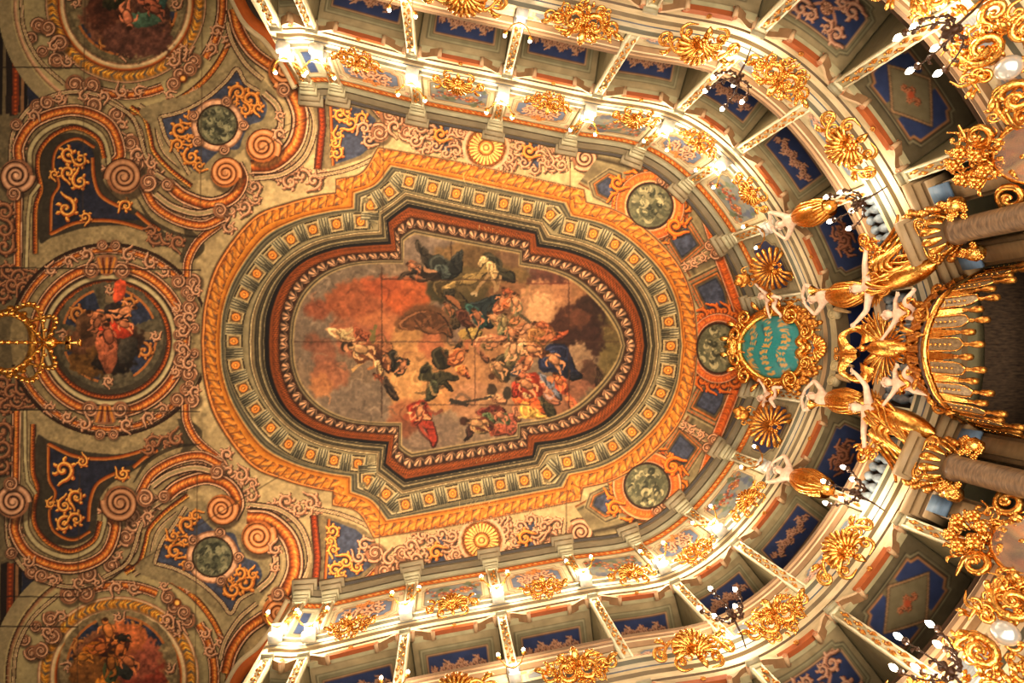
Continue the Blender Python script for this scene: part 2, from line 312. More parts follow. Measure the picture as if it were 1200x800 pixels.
def modil(C_,S,u,L):   # stone blocks and square coffers with gilt bosses alternating round the frame; u in -.35...33
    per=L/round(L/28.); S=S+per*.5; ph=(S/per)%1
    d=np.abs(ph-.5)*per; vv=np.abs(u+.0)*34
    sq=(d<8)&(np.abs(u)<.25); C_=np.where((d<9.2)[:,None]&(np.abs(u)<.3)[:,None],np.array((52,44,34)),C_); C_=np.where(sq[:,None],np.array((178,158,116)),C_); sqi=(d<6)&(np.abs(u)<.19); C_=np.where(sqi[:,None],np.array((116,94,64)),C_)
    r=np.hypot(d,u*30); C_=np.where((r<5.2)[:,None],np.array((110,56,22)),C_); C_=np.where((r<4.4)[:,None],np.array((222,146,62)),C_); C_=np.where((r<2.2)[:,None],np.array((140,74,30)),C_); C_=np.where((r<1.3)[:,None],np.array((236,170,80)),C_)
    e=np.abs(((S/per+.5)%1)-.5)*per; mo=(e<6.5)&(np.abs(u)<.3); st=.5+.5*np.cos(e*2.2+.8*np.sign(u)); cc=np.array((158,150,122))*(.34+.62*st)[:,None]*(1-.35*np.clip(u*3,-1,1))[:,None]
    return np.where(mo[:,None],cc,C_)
def frame_half(m,sg):
    A,B,Cc,D,E_=oval(m)
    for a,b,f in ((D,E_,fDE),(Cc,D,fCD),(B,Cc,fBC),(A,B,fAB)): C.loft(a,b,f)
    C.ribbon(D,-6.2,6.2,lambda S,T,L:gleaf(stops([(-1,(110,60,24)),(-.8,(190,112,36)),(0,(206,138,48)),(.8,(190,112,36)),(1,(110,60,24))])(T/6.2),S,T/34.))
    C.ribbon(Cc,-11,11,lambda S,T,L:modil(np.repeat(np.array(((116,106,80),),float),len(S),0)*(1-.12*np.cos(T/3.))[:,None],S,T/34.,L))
# --- shared motif helpers in author coordinates
PKC=(DK,PKD,PK); ORC=((70,34,14),OR,GOL); GOC=((70,38,16),(176,104,40),(218,156,78)); DKC=((40,26,18),(120,76,50),(168,120,88))
def beads(path,r,col,step):
    P,q,L=resample(np.array(path,float),step)
    for p in P: C.ell(p[0],p[1],r,r,col,soft=1,tex=0)
def spath(*p,n=10): return spline(p,False,n)
def left_part(m,sg):
    B=lambda path,w,**k: band(C,m(path),w,**k)
    V=lambda x,y,r,a,d,**k: volute(C,*m((x,y)),r,a*sg,d*sg,**k)
    Rn=lambda x,y,s,a=0,d=1,cols=PKC,seed=0: rinceau(C,*m((x,y)),s,a*sg,d*sg,cols,seed)
    Pl=lambda pts,col,**k: C.poly(m(spline(pts,True,8)),col,**k)
    Pc=lambda pts,col,**k: C.poly(m(pts),col,**k)
    # vertical mouldings along the stage front
    Pc([(-60,-60),(26,-60),(26,403),(-60,403)],(58,44,34),warp=1)
    for x,w,c in ((-8,14,(40,30,24)),(2,4,(110,96,72)),(8,8,(48,36,28)),(15,7,(124,58,28)),(23,3,(140,104,72)),(27,3,(36,28,22))): C.line(m([(x,-60),(x,140)]),w,c)
    beads(m([(15,-50),(15,140)]),1.6,(178,86,36),5)
    Pc([(-60,140),(26,140),(26,403),(-60,403)],(112,100,76),warp=2)
    # dark blue corner spandrel and leaf
    Pc([(29,60),(78,104),(60,116),(29,134)],BLD,warp=1); 
    Rn(46,92,11,1,1,ORC,4); Rn(58,100,7,2,-1,ORC,5)
    # upper big medallion
    cx,cy=143,8
    for r0,r1,c in ((134,150,(150,136,104)),(122,134,CR),(92,108,(164,150,112))): C.ribbon(m(circ(cx,cy,(r0+r1)/2,a0=-30,a1=215)),-(r1-r0)/2,(r1-r0)/2,lambda S,T,L,c=c:np.repeat(np.array(c,float)[None],len(S),0))
    C.ribbon(m(circ(cx,cy,103,a0=-30,a1=215)),-29,29,lambda S,T,L:stops([(-1,(120,88,64)),(-.9,PK),(-.8,CR),(0,(158,146,110)),(.8,CR),(.92,PKD),(1,DK)])(T/29))
    B(circ(cx,cy,129,a0=-22,a1=92),7,prof=[(-1,DK),(-.6,OR),(.3,GO),(.7,ORD),(1,DK)],leaf=4.5,amp=.5)
    B(circ(cx,cy,113,a0=-40,a1=34),13,leaf=9); B(circ(cx,cy,108,a0=66,a1=106),12,leaf=9)
    B(circ(cx,cy,86,a0=-40,a1=220),17,prof=[(-1,DK),(-.85,PK),(-.7,(150,120,80)),(-.3,(196,130,40)),(.2,(226,164,66)),(.6,(170,110,44)),(.75,(206,180,140)),(.9,PK),(1,PKD)],leaf=13,amp=.35,lcol=(84,82,86))
    B(circ(cx,cy,76,a0=-40,a1=220),8,prof=[(-1,ORD),(-.5,(180,96,40)),(0,(196,178,138)),(.6,(216,190,150)),(1,PKD)])
    C.ell(*m((cx,cy)),72,72,(104,88,66),warp=1); 
    for a in (40,52,140,165): V(cx+105*math.cos(math.radians(a)),cy+105*math.sin(math.radians(a)),9,a/57,1)
    V(200,102,8,2,1); V(219,85,8,5,-1); C.ell(*m((211,96)),5,5,ORD); C.ell(*m((211,96)),3,3,GOL)
    for a in (38,44,50): Rn(cx+88*math.cos(math.radians(a)),cy+88*math.sin(math.radians(a)),7,a,1)
    for x,y,r in ((84,104,11),(104,105,10),(52,38,9),(66,56,10),(32,50,7),(46,66,7)): V(x,y,r,x,1 if x%4 else -1)
    B(spath((20,0),(24,40),(42,76),(72,104)),5,prof=CRB)
    # keyhole panel at the side
    Pl([(34,302),(40,280),(46,284),(100,268),(150,262),(190,262),(214,268),(236,286),(236,300),(214,312),(180,300),(124,292),(70,300)],(84,74,56))
    Pl([(20,200),(24,160),(46,130),(84,118),(126,130),(150,156),(160,190),(176,226),(206,262),(214,290),(180,340),(40,330),(22,300),(18,250)],(150,134,100),warp=1)
    out=spath((10,196),(14,160),(38,128),(84,113),(130,124),(158,152),(166,178)); B(out,6,prof=CRB)
    for x,y,r,a in ((16,152,7,0),(40,130,8,2),(52,126,8,4),(106,128,10,1),(134,139,9,3),(150,172,10,5),(20,196,9,2),(132,196,9,1),(158,196,10,3),(178,206,8,2),(170,190,6,0)): V(x,y,r,a,1 if r%2 else -1)
    for x,y,s in ((22,176,8),(140,152,7),(160,186,8),(122,208,7),(68,124,6)): Rn(x,y,s,x,1)
    B(spath((150,130),(166,142),(173,164),(178,182),(196,202),(222,222)),6,leaf=3.6,amp=.6,prof=[(-1,DK),(-.5,ORD),(.1,OR),(.6,GOL),(1,DK)]); B(spath((160,128),(178,142),(184,168),(192,184),(210,200)),6,prof=CRB); B(spath((120,122),(150,140),(160,160),(170,190),(192,214),(220,228)),5,prof=CRB)
    kb=spath((22,202),(20,176),(40,148),(84,135),(124,150),(138,184),(128,198)); B(kb,15,leaf=11)
    B(spath((33,210),(34,180),(52,158),(84,148),(114,162),(124,186),(126,206),(132,228)),7,prof=[(-1,DK),(-.5,STL),(.5,STL),(1,DK)])
    Pl([(44,214),(42,190),(58,168),(84,161),(110,172),(116,192),(118,214),(132,234),(152,246),(176,262),(196,284),(150,270),(100,272),(60,284),(44,286)],(70,62,50))
    B(spath((40,303),(40,250),(46,228),(42,206),(44,184),(60,164),(86,155),(112,168),(120,190)),6,leaf=4,amp=.5,prof=[(-1,DK),(-.5,ORD),(.2,OR),(.7,GO),(1,DK)])
    Pl([(58,270),(60,236),(68,214),(62,196),(70,178),(88,172),(106,182),(108,204),(112,226),(128,244),(150,254),(160,262),(120,262),(90,266),(60,280)],BLD,tex=.16)
    B(spath((58,280),(59,240),(67,222),(60,200),(66,178),(88,168),(108,178)),4,prof=ORS); B(spath((58,280),(90,266),(130,264),(170,274),(184,284)),5,prof=ORS)
    B(spath((106,190),(108,214),(116,234),(136,246),(150,250)),5,prof=ORS); B(spath((158,254),(172,266),(186,274)),5,prof=ORS)
    for x,y,s,a,d in ((78,186,9,1,1),(92,192,8,3,-1),(78,208,8,2,1),(92,218,9,4,-1),(76,250,11,5,1),(98,260,6,1,-1),(62,210,5,2,1),(146,246,7,3,1),(180,282,8,1,1),(196,284,7,3,-1),(208,288,8,2,1),(176,276,6,4,1)): Rn(x,y,s,a,d,ORC if x<170 else DKC,3)
    # left strip: straight orange bands and scroll heads
    B([(20,318),(20,232)],11,leaf=8); V(17,212,19,0,1,turns=2.3,w=8); V(14,233,8,1,-1)
    B([(30,320),(31,262),(34,236),(44,222)],5,prof=[(-1,DK),(-.4,STL),(.6,STL),(1,DK)])
    for y in (255,275,295,330,350): Rn(4,y,10,y,1 if y%2 else -1,DKC,y)
    for x,y in ((8,322),(22,330),(36,332),(14,340),(28,344)): Rn(x,y,8,x,1,DKC,x)
    # middle medallion rings (upper half)
    cx,cy=128,403
    Pc([(x,y) for x,y in circ(cx,cy,116,110,180,360)],(146,130,96),warp=1)
    C.line(m(circ(cx,cy,117,112,196,345)),3,DK)
    B(circ(cx,cy,110,105,203,322),9,leaf=9)
    B(circ(cx,cy,88,86,180,360),15,leaf=9); B(circ(cx,cy,76,74,180,360),7,prof=[(-1,DK),(-.4,STL),(.5,(196,180,140)),(1,DK)]); B(circ(cx,cy,70,67,180,360),6,leaf=4,amp=.5,prof=[(-1,DK),(-.4,ORD),(.4,OR),(1,DK)])
    C.ell(cx,403,67,64,(74,66,52))
    V(106,322,9,0,-1); V(142,322,9,3,1); Pl([(112,306),(136,306),(130,326),(118,326)],PKD); [C.line(m([(x,307),(124+(x-124)*.5,325)]),2,c) for x,c in ((114,GO),(119,ORD),(124,GO),(129,ORD),(134,GO))]
    V(118,292,6,0,1); V(134,292,6,2,-1)
    for x,y,r in ((208,334,8),(226,334,9),(218,346,7),(222,364,9),(212,380,8),(228,388,6),(210,396,7),(222,352,5)): V(x,y,r,x*y,1 if y%3 else -1)
    for x,y,s in ((222,376,7),(206,366,5),(214,392,6)): Rn(x,y,s,x)
    # connecting ribbon to the large scrolls
    B(spath((218,328),(220,308),(232,286),(256,266)),11,leaf=8)
    for x,y,s in ((258,262,6),(270,250,8),(268,270,7),(284,246,8),(298,236,6),(282,232,7),(296,222,7),(300,206,7),(326,210,8),(338,216,9),(352,208,8),(366,214,9),(344,200,6),(374,206,6)): Rn(x,y,s,x,1 if int(x)%2 else -1)
    for x,y,s in ((96,118,6),(118,118,6),(140,112,7),(160,112,6),(36,142,6),(176,196,6),(186,214,6),(150,200,6),(214,252,6),(240,256,6),(66,120,5),(228,262,5),(150,304,7),(100,304,7),(80,312,6),(176,312,7),(60,322,6),(192,322,6),(230,344,6),(60,60,6),(76,78,6),(250,40,6),(262,50,6),(244,60,6),(225,112,5),(196,116,5)): Rn(x,y,s,x*.7,1 if int(x+y)%2 else -1)
    # trefoil blue panel with a stone coloured medallion
    Pl([(160,136),(182,124),(220,112),(262,84),(282,66),(306,96),(322,118),(322,150),(306,164),(286,176),(262,196),(240,214),(220,212),(204,196),(190,178),(182,158)],(140,126,96),warp=1)
    Pl([(186,142),(206,134),(232,122),(252,108),(272,88),(286,104),(300,114),(310,128),(304,144),(290,150),(282,164),(276,178),(256,180),(238,196),(226,204),(214,190),(202,176),(190,160)],BL,tex=.14)
    B(spath((184,142),(212,134),(240,118),(262,98),(274,84),(284,100),(300,110)),5,prof=CRB); B(spath((184,142),(192,166),(206,186),(220,208)),5,prof=CRB)
    for x,y,s,a,d in ((208,156,9,1,1),(220,142,7,2,-1),(206,174,7,3,1),(222,188,9,4,-1),(232,198,6,1,1),(220,168,6,2,-1),(276,112,9,3,1),(290,120,10,1,-1),(284,132,7,5,1),(300,130,6,2,1),(272,124,5,4,-1)): Rn(x,y,s,a,d,GOC,6)
    C.ell(*m((252,150)),31,31,PKD); C.ell(*m((252,150)),29,29,PK); 
    for a in (0,75,140,200,290): V(252+30*math.cos(a/57.3),150+30*math.sin(a/57.3),6,a,1)
    # large S scrolls
    B(spath((269,14),(276,40),(292,64),(316,82)),17,leaf=10); B(spath((262,30),(268,52),(284,78),(304,96)),6,prof=CRB)
    for q in (0,1): 
        B(spath((322,92),(338,110),(349,140),(342,172),(318,194),(292,197)) if q==0 else spath((330,88),(352,112),(366,146),(356,184),(330,206),(296,212)),(21 if q==0 else 7),leaf=(12 if q==0 else 0),prof=(None if q==0 else CRB))
    B(spath((306,112),(322,128),(326,150),(314,168)),9,prof=CRB)
    V(330,86,19,2.2,-1,turns=2.4,w=8,cols=((86,44,22),(176,108,56),(214,156,108))); V(329,108,8,4,1); V(305,174,19,.6,-1,turns=2.4,w=8,cols=((86,44,22),(176,108,56),(214,156,108)))
    V(352,98,8,1,1); V(356,110,6,3,-1); Rn(326,160,7,2); Rn(326,138,5,2)
    B(spath((274,196),(281,214),(270,234),(244,243),(214,234),(196,220)),17,leaf=11); B(spath((196,218),(180,208)),8,prof=CRB)
    V(262,206,17,.3,-1,turns=2.4,w=7,cols=((86,44,22),(176,108,56),(214,156,108)))
    B(spath((166,222),(180,246),(206,262),(236,268),(260,258)),13,leaf=9); B(spath((180,232),(200,246),(228,254),(252,250)),9,prof=CRB)
    C.line(m(spath((158,236),(176,262),(206,278),(236,282))),4,(50,40,30),a=.7,taper='both')
    V(143,212,20,3,1,turns=2.5,w=8,cols=((66,38,22),(146,98,66),(190,144,108))); V(172,218,10,2,-1); V(256,250,8,4,1); V(194,220,7,1,1)
    # corner panel next to the galleries
    Pl([(364,112),(400,112),(430,118),(446,134),(436,150),(444,166),(432,182),(410,192),(372,198),(368,150)],(128,112,84))
    Pc([(385,122),(424,130),(438,142),(430,156),(438,168),(420,184),(386,196)],BL,tex=.15)
    B([(372,112),(375,150),(370,200)],9,leaf=5,amp=.4,prof=[(-1,DK),(-.5,(120,50,20)),(.3,(168,74,30)),(1,DK)])
    B(spath((370,112),(410,117),(432,124),(444,136)),10,leaf=5,amp=.45); B(spath((446,176),(430,190),(400,202),(370,208)),5,prof=CRB); B([(384,120),(388,196)],4,prof=ORS)
    for x,y,s,a,d in ((396,136,7,1,1),(408,146,8,2,-1),(422,140,6,3,1),(394,160,6,4,-1),(392,182,7,5,1),(390,170,5,0,1),(404,132,5,2,1)): Rn(x,y,s,a,d,ORC,7)
    V(454,136,12,2,-1); V(442,157,11,4,1); V(474,141,8,1,1); V(474,157,9,3,-1); Rn(430,166,7,1); Rn(460,150,8,2); Rn(424,152,7,3)
def right_part(m,sg):
    B=lambda path,w,**k: band(C,m(path),w,**k)
    V=lambda x,y,r,a,d,**k: volute(C,*m((x,y)),r,a*sg,d*sg,**k)
    Rn=lambda x,y,s,a=0,d=1,cols=PKC,seed=0: rinceau(C,*m((x,y)),s,a*sg,d*sg,cols,seed)
    Pc=lambda pts,col,**k: C.poly(m(pts),col,**k)
    # arabesque band with two blue tablets and a gilt rosette
    for x,y in ((514,158),(618,176)):
        Pc([(x-12,y-20),(x+11,y-16),(x+11,y+20),(x-11,y+17)],BL,tex=.14)
        for dx,dy,s,d in ((-22,-16,8,1),(-20,14,9,-1),(0,0,9,1),(-12,-4,7,-1),(18,-14,8,1),(20,12,8,-1),(30,0,7,1),(-32,0,7,-1),(8,-22,6,1),(6,22,6,1),(-26,24,6,1),(-6,14,6,1),(12,6,6,-1),(26,-18,6,1),(26,18,6,1)): Rn(x+dx,y+dy,s,dx,d)
        Rn(x,y,8,1,1,GOC,2)
    for x,y,s in ((490,150,7),(484,166,7),(532,178,7),(590,160,8),(594,186,7),(650,176,8),(640,190,7),(656,192,7),(664,182,6),(538,156,6),(498,178,6),(548,196,6),(584,196,6),(540,148,6)): Rn(x,y,s,x,1 if int(y)%4 else -1)
    rosette(C,*m((567,173)),26,(PKD,(180,150,112),PK),10); rosette(C,*m((567,173)),23,((104,56,24),(190,120,52),(232,184,110)),26); C.line(m(circ(567,173,26)),2.5,PK)
    # curling gilt bracket
    Pc([(664,170),(700,160),(742,176),(760,190),(742,206),(700,206),(676,196)],(140,126,96))
    B(spath((676,178),(690,168),(716,170),(740,180)),14,leaf=9); V(683,184,14,2.4,-1,turns=2.2,w=6); B(spath((664,196),(664,174),(684,160),(716,158),(748,168),(776,186)),5,prof=CRB)
    # ring of coffers round the head of the hall
    C.loft(m(spath((676,214),(708,232),(760,262),(800,310),(822,356),(828,403))),m(spath((700,180),(744,190),(800,214),(846,272),(868,340),(876,403))),lambda S,T,L:stops([(0,(120,60,24)),(.06,(150,134,100)),(.12,(84,76,58)),(.2,(132,120,92)),(.5,(112,100,76)),(.8,(140,128,98)),(.86,(70,60,46)),(1,(150,138,106))])(T))
    def coffer(q,ins,inn):
        Pc(q,(156,142,108)); c=np.array(q,float); ce=c.mean(0)
        for f,cc in ((.93,(60,50,38)),(.88,(136,122,92)),(.74,(64,54,42)),(.7,(190,120,60)),(.64,(112,70,36)),(.6,(92,84,66))): Pc(ce+(c-ce)*f,cc)
        for k in range(len(q)):
            a=ce+(c[k]-ce)*.82; b=ce+(c[(k+1)%len(q)]-ce)*.82; beads(m(np.array([a,b])),1.1,(186,90,40),3.2) if ins else 0
        Pc(ce+(c-ce)*.52,BLD); Pc(ce+(c-ce)*.47,BL,tex=.18)
    coffer([(800,326),(842,304),(858,330),(866,368),(826,376),(812,350)],1,1)
    coffer([(772,278),(804,246),(830,286),(796,316)],1,1)
    coffer([(686,212),(712,194),(728,200),(728,238),(712,240),(692,230)],0,1)
    # pilaster strips between coffers
    B([(792,316),(838,290)],11,prof=[(-1,DK),(-.8,PK),(-.5,CRD),(0,(120,100,80)),(.5,CRD),(.8,PK),(1,DK)]); 
    for x,y in ((802,311),(812,305),(822,300)): Rn(x,y,4,x)
    # outer orange carved border
    B(spath((770,186),(800,214),(822,244),(836,282)),13,leaf=8,prof=[(-1,DK),(-.85,PK),(-.6,(190,96,40)),(.2,(214,120,50)),(.6,(170,80,34)),(.85,PK),(1,DK)])
    B(spath((838,290),(850,320),(862,352),(870,376)),13,leaf=8,prof=[(-1,DK),(-.85,PK),(-.6,(176,84,34)),(.2,(196,104,42)),(.6,(150,66,28)),(.85,PK),(1,DK)])
    C.line(m(spath((812,214),(846,270),(876,336),(886,403))),3,(56,44,32))
    V(830,284,6,1,1); V(838,294,7,3,-1); V(800,212,8,0,1); V(776,186,7,2,-1)
    # round gilt frame of the stone-coloured medallion
    x,y=760,239
    Pc(circ(x,y,44,42),(170,84,32),warp=3); 
    for a in range(0,360,24): Rn(x+40*math.cos(a/57.3),y+38*math.sin(a/57.3),7,a/57.3,1,((90,44,14),(190,98,30),(224,140,50)),a)
    B(circ(x,y,34),13,leaf=8,prof=[(-1,DK),(-.85,PK),(-.7,(180,90,40)),(0,(210,120,52)),(.5,(190,96,40)),(.75,(214,160,110)),(.9,PK),(1,DK)]); V(738,256,6,1,1); V(750,266,6,3,-1); V(782,218,7,1,1); V(772,210,6,3,-1)
    Rn(790,262,10,1,1,((90,44,14),(190,98,30),(224,140,50)),2); Rn(722,212,8,1,1,((90,44,14),(190,98,30),(224,140,50)),2)
def grisaille(x,y,r,seed,m=lambda p:p,sg=1,ry=None,pale=(176,168,132)):
    ry=ry or r; C.ell(*m((x,y)),r,ry,DK); C.ell(*m((x,y)),r*.95,ry*.95,(98,98,78),tex=.2)
    q=np.random.RandomState(seed)
    for k in range(int(r*2.2)):
        a=q.rand()*6.28; d=r*.8*math.sqrt(q.rand()); px_,py_=x+d*math.cos(a),y+d*math.sin(a)*ry/r; s=r*(.1+.12*q.rand())
        cc=[(54,56,46),(128,124,98),pale,(84,86,68)][q.randint(4)]
        aa=q.rand()*3.1; p=np.array([(px_+s*1.5*math.cos(aa+t)*(t-1),py_+s*1.5*math.sin(aa+t*1.3)*(t-1)) for t in np.linspace(0,2,8)])
        dd=np.hypot(p[:,0]-x,(p[:,1]-y)*r/ry); p=p[dd<r*.9]
        if len(p)>2: C.line(m(p),s*.6,cc,a=.8,taper='both')
    C.line(m(circ(x,y,r*.97,ry*.97)),1.4,DK)
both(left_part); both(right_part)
# centre-right medallion on the axis, over both halves
C.poly(circ(842,405,42,46),(160,74,28),warp=4)
for a in range(0,360,20): rinceau(C,842+38*math.cos(a/57.3),405+44*math.sin(a/57.3),7,a/57.3,1,((84,38,14),(176,84,28),(204,116,44)),a)
band(C,circ(842,405,31,36),10,leaf=8,prof=[(-1,DK),(-.85,PK),(-.6,(176,84,36)),(0,(206,116,50)),(.6,(176,84,40)),(.85,PK),(1,DK)])
both(frame_half)
# --- medallion pictures
for s_,m_ in ((11,lambda p:np.array(p,float)),(12,mir)): 
    grisaille(252,150,24,s_,m_,pale=(146,144,116)); grisaille(760,239,27,s_+5,m_)
grisaille(842,405,26,31,ry=30)
def small_scene(cx,cy,r,seed,ground,cloud,figs,blue=True):
    q=np.random.RandomState(seed)
    C.ell(cx,cy,r,r*.98,ground,warp=1,tex=.2)
    # painted surround: little blue tablets and scrolls at the rim
    for a in (35,125,215,305):
        a+=q.randint(-8,8); t=np.radians(np.linspace(a-28,a+28,9)); p=[(cx+r*.84*math.cos(k),cy+r*.84*math.sin(k)) for k in t]+[(cx+r*.5*math.cos(k),cy+r*.5*math.sin(k)) for k in t[::-1]]
        C.poly(p,(54,60,82) if blue else (96,92,92),warp=1.2,tex=.2); C.line(np.array([(cx+r*.86*math.cos(k),cy+r*.86*math.sin(k)) for k in t]),2.2,(176,112,60)); rinceau(C,cx+r*.7*math.cos(t[3]),cy+r*.7*math.sin(t[3]),r*.13,a,1,((60,34,18),(160,98,46),(196,138,76)),seed)
    for a in (0,90,180,270): C.line(np.array([(cx+r*.6*math.cos(a/57.3),cy+r*.6*math.sin(a/57.3)),(cx+r*.93*math.cos(a/57.3),cy+r*.93*math.sin(a/57.3))]),r*.14,(132,112,84)); rinceau(C,cx+r*.84*math.cos(a/57.3),cy+r*.84*math.sin(a/57.3),r*.08,a,1,PKC,seed)
    for x,y,rx,ry,c in cloud: C.ell(cx+x*r,cy+y*r,rx*r,ry*r,c,warp=5,soft=3,tex=.25)
    for pts,c in figs: C.blob([(cx+x*r,cy+y*r) for x,y in pts],c,warp=1.2,tex=.3,shade=(-.6,-.6,.8))
def putto(cx,cy,s,rot,skin=(206,138,98),cloth=None,c=None):
    """a small reclining painted figure"""
    c=c or C; co,si=math.cos(rot),math.sin(rot); R_=lambda p:[(cx+s*(x*co-y*si),cy+s*(x*si+y*co)) for x,y in p]
    sh=tuple(v*.5 for v in skin); hi=tuple(min(255,v*1.18) for v in skin)
    if cloth: c.blob(R_([(-.6,-.4),(.3,-.6),(1.,-.3),(1.2,.3),(.5,.6),(-.3,.45)]),cloth,warp=s*.05,tex=.25,shade=(-.7,-.7,.8)); c.line(np.array(R_([(-.3,-.2),(.4,-.3),(1.,.1)])),s*.1,tuple(v*.5 for v in cloth),taper='both'); c.line(np.array(R_([(-.2,.15),(.4,.1),(.9,.35)])),s*.08,tuple(min(255,v*1.3) for v in cloth),taper='both')
    for a,b,d,w in (((.0,-.12),(.5,-.3),(.75,.1),.3),((.0,.12),(.5,.28),(.85,.5),.3),((-.6,-.1),(-.4,-.45),(-.05,-.5),.2),((-.6,.12),(-.65,.5),(-.35,.7),.2)):
        p=np.array(R_(spline([a,b,d],False,6))); c.line(p,s*w*1.25,sh,taper='end'); c.line(p,s*w,skin,taper='end'); c.line(p-[s*.04,s*.04],s*w*.4,hi,a=.7,taper='end')
    c.blob(R_([(-.75,-.28),(-.3,-.36),(.15,-.26),(.25,.15),(-.2,.34),(-.7,.26)]),sh); c.blob(R_([(-.72,-.22),(-.3,-.3),(.1,-.2),(.16,.08),(-.25,.22),(-.66,.16)]),skin,shade=(-.5,-.8,.5))
    c.ell(*R_([(-.96,-.02)])[0],s*.26,s*.24,sh); c.ell(*R_([(-.94,-.05)])[0],s*.2,s*.19,skin); c.ell(*R_([(-1.05,-.12)])[0],s*.21,s*.15,(70,44,26))
    c.ell(*R_([(-.38,-.14)])[0],s*.18,s*.1,hi,a=.7)
K=lambda *a:[tuple(p) for p in a]
small_scene(128,398,64,5,(96,88,70),[(0,.05,.6,.42,(70,50,38)),(-.35,.45,.38,.32,(104,74,36)),(.1,.5,.4,.2,(40,32,26)),(-.5,.1,.3,.22,(112,76,52))],
 [(K((-.1,-.5),(.15,-.6),(.35,-.35),(.3,-.1),(0,-.2)),(50,42,40)),(K((.1,-1),(.3,-.98),(.25,-.7),(.08,-.62)),(196,84,50)),(K((-.2,-.15),(.2,-.3),(.45,-.1),(.3,.05),(0,0)),(196,70,40)),(K((.2,.1),(.5,.05),(.45,.4),(.2,.5)),(64,58,50)),(K((-.25,.1),(.1,.05),(.15,.5),(-.05,.7)),(150,88,60)),(K((-.6,-.3),(-.3,-.45),(-.2,-.1),(-.5,.05)),(96,68,46))])
putto(120,378,17,.3,(198,128,84)); putto(142,370,15,2.7,(206,140,96)); putto(128,404,18,1.3,(170,100,70)); putto(148,386,12,0.4,(200,130,90)); putto(112,386,12,2.,(150,96,66))
small_scene(143-.0,9,70,6,(122,110,82),[(0,.25,.75,.5,(120,80,60)),(-.35,.0,.3,.5,(96,58,42)),(.2,.6,.6,.3,(104,68,56)),(-.1,-.4,.5,.4,(140,96,72)),(.45,.1,.3,.3,(84,58,48))],
 [(K((-.3,-.2),(-.1,-.3),(0,-.1),(-.15,.1),(-.4,.05)),(64,60,38)),(K((.0,.2),(.4,.15),(.6,.3),(.2,.4)),(84,112,92)),(K((.5,-.3),(.7,-.2),(.62,.1)),(70,104,96))],True)
putto(144,20,17,4.4,(214,134,98)); putto(168,6,16,3.6,(180,106,78),(96,64,52)); putto(130,-8,15,1,(190,120,84),(80,76,44)); putto(180,18,13,.5,(150,90,66))
small_scene(143,787,70,7,(132,116,86),[(0,0,.8,.7,(140,92,62)),(.4,.3,.4,.5,(142,66,48)),(.3,-.2,.4,.4,(158,88,66)),(-.5,.2,.35,.5,(132,88,44)),(.1,-.5,.4,.25,(186,108,62)),(.62,.6,.3,.3,(120,50,40))],
 [(K((-.5,-.4),(-.1,-.6),(.2,-.4),(0,-.2),(-.3,-.2)),(92,52,36)),(K((-.4,.3),(-.1,.1),(.1,.5),(-.1,.8)),(168,104,34)),(K((.1,-.2),(.3,-.1),(.2,.2),(.0,.1)),(58,58,52))],True)
putto(132,748,17,1.2,(206,130,66)); putto(142,770,16,1.9,(196,116,58),(140,84,30)); putto(118,764,14,2.8,(180,104,52),(150,92,30)); putto(158,782,15,.6,(200,124,76)); putto(134,786,16,1.5,(150,96,44),(76,84,54)); putto(104,776,12,0,(190,126,52)); putto(150,752,10,0,(60,54,44))
# --- the great fresco
fres=spline(KA,False,10,CN); fres=np.concatenate([fres,mir(fres)[::-1]])
keep=C.a.copy(); T0=C.T; C.T=lambda x,y:(np.asarray(x,float),np.asarray(y,float))
def cl(x,y,rx,ry,c,rot=0,a=.9,w=4,soft=9):
    C.ell(x,y,rx,ry,c,rot=rot,a=a,warp=w,soft=soft+3,tex=.08)
    if min(rx,ry)>11:
        lt=tuple(min(255,v*1.13) for v in c); dk_=tuple(v*.78 for v in c); q=np.random.RandomState(int(x*3+y))
        for k in range(3): a0=q.rand()*360; f=.35+.45*q.rand(); C.line(circ(x+(q.rand()-.5)*rx*.6,y+(q.rand()-.5)*ry*.6,rx*f,ry*f,a0,a0+70+60*q.rand(),30),2.6,lt if k%2 else dk_,a=.35,taper='both')
def bl(c,*pts,**k):
    k.setdefault('warp',.9); k.setdefault('tex',.22); C.blob(pts,c,**k); P=spline(pts,True,6); ce=P.mean(0); n=len(P); sz=np.ptp(P,axis=0).min()
    D=P-ce; lit=(D[:,0]*-.5+D[:,1]*-.8); o=int(lit.argmin()); Q=np.roll(P,-o+n//5,0)[:int(n*.42)]; C.line(Q,1.5,tuple(v*.38 for v in c),a=.8,taper='both')
    o=int(lit.argmax()); Q=np.roll(P,-o+n//6,0)[:int(n*.34)]; C.line(ce+(Q-ce)*.84,1.6,tuple(min(255,v*1.5+22) for v in c),a=.7,taper='both')
    if sz>6:
        for f in (.2,.42,.6,.8):
            i1=int(n*f); a_=ce+(P[i1]-ce)*.85; b_=ce+(P[(i1+n//2)%n]-ce)*.5; m_=(a_+b_)/2+np.array([(b_-a_)[1],-(b_-a_)[0]])*.18
            C.line(spline([a_,m_,b_]),sz*.12+.6,tuple(v*.55 for v in c),a=.6,taper='both'); C.line(spline([a_,m_,b_])+[1.2,-1.3],sz*.08+.5,tuple(min(255,v*1.4+10) for v in c),a=.55,taper='both')
C.poly([(330,260),(745,260),(745,540),(330,540)],(144,124,106),tex=.12)
for x,y,rx,ry,c in ((400,330,60,26,(134,120,108)),(370,390,26,40,(138,122,110)),(420,470,60,24,(140,124,112)),(500,505,40,22,(138,118,106)),(505,290,40,18,(142,126,118)),(530,370,26,40,(140,118,108))): cl(x,y,rx,ry,c)
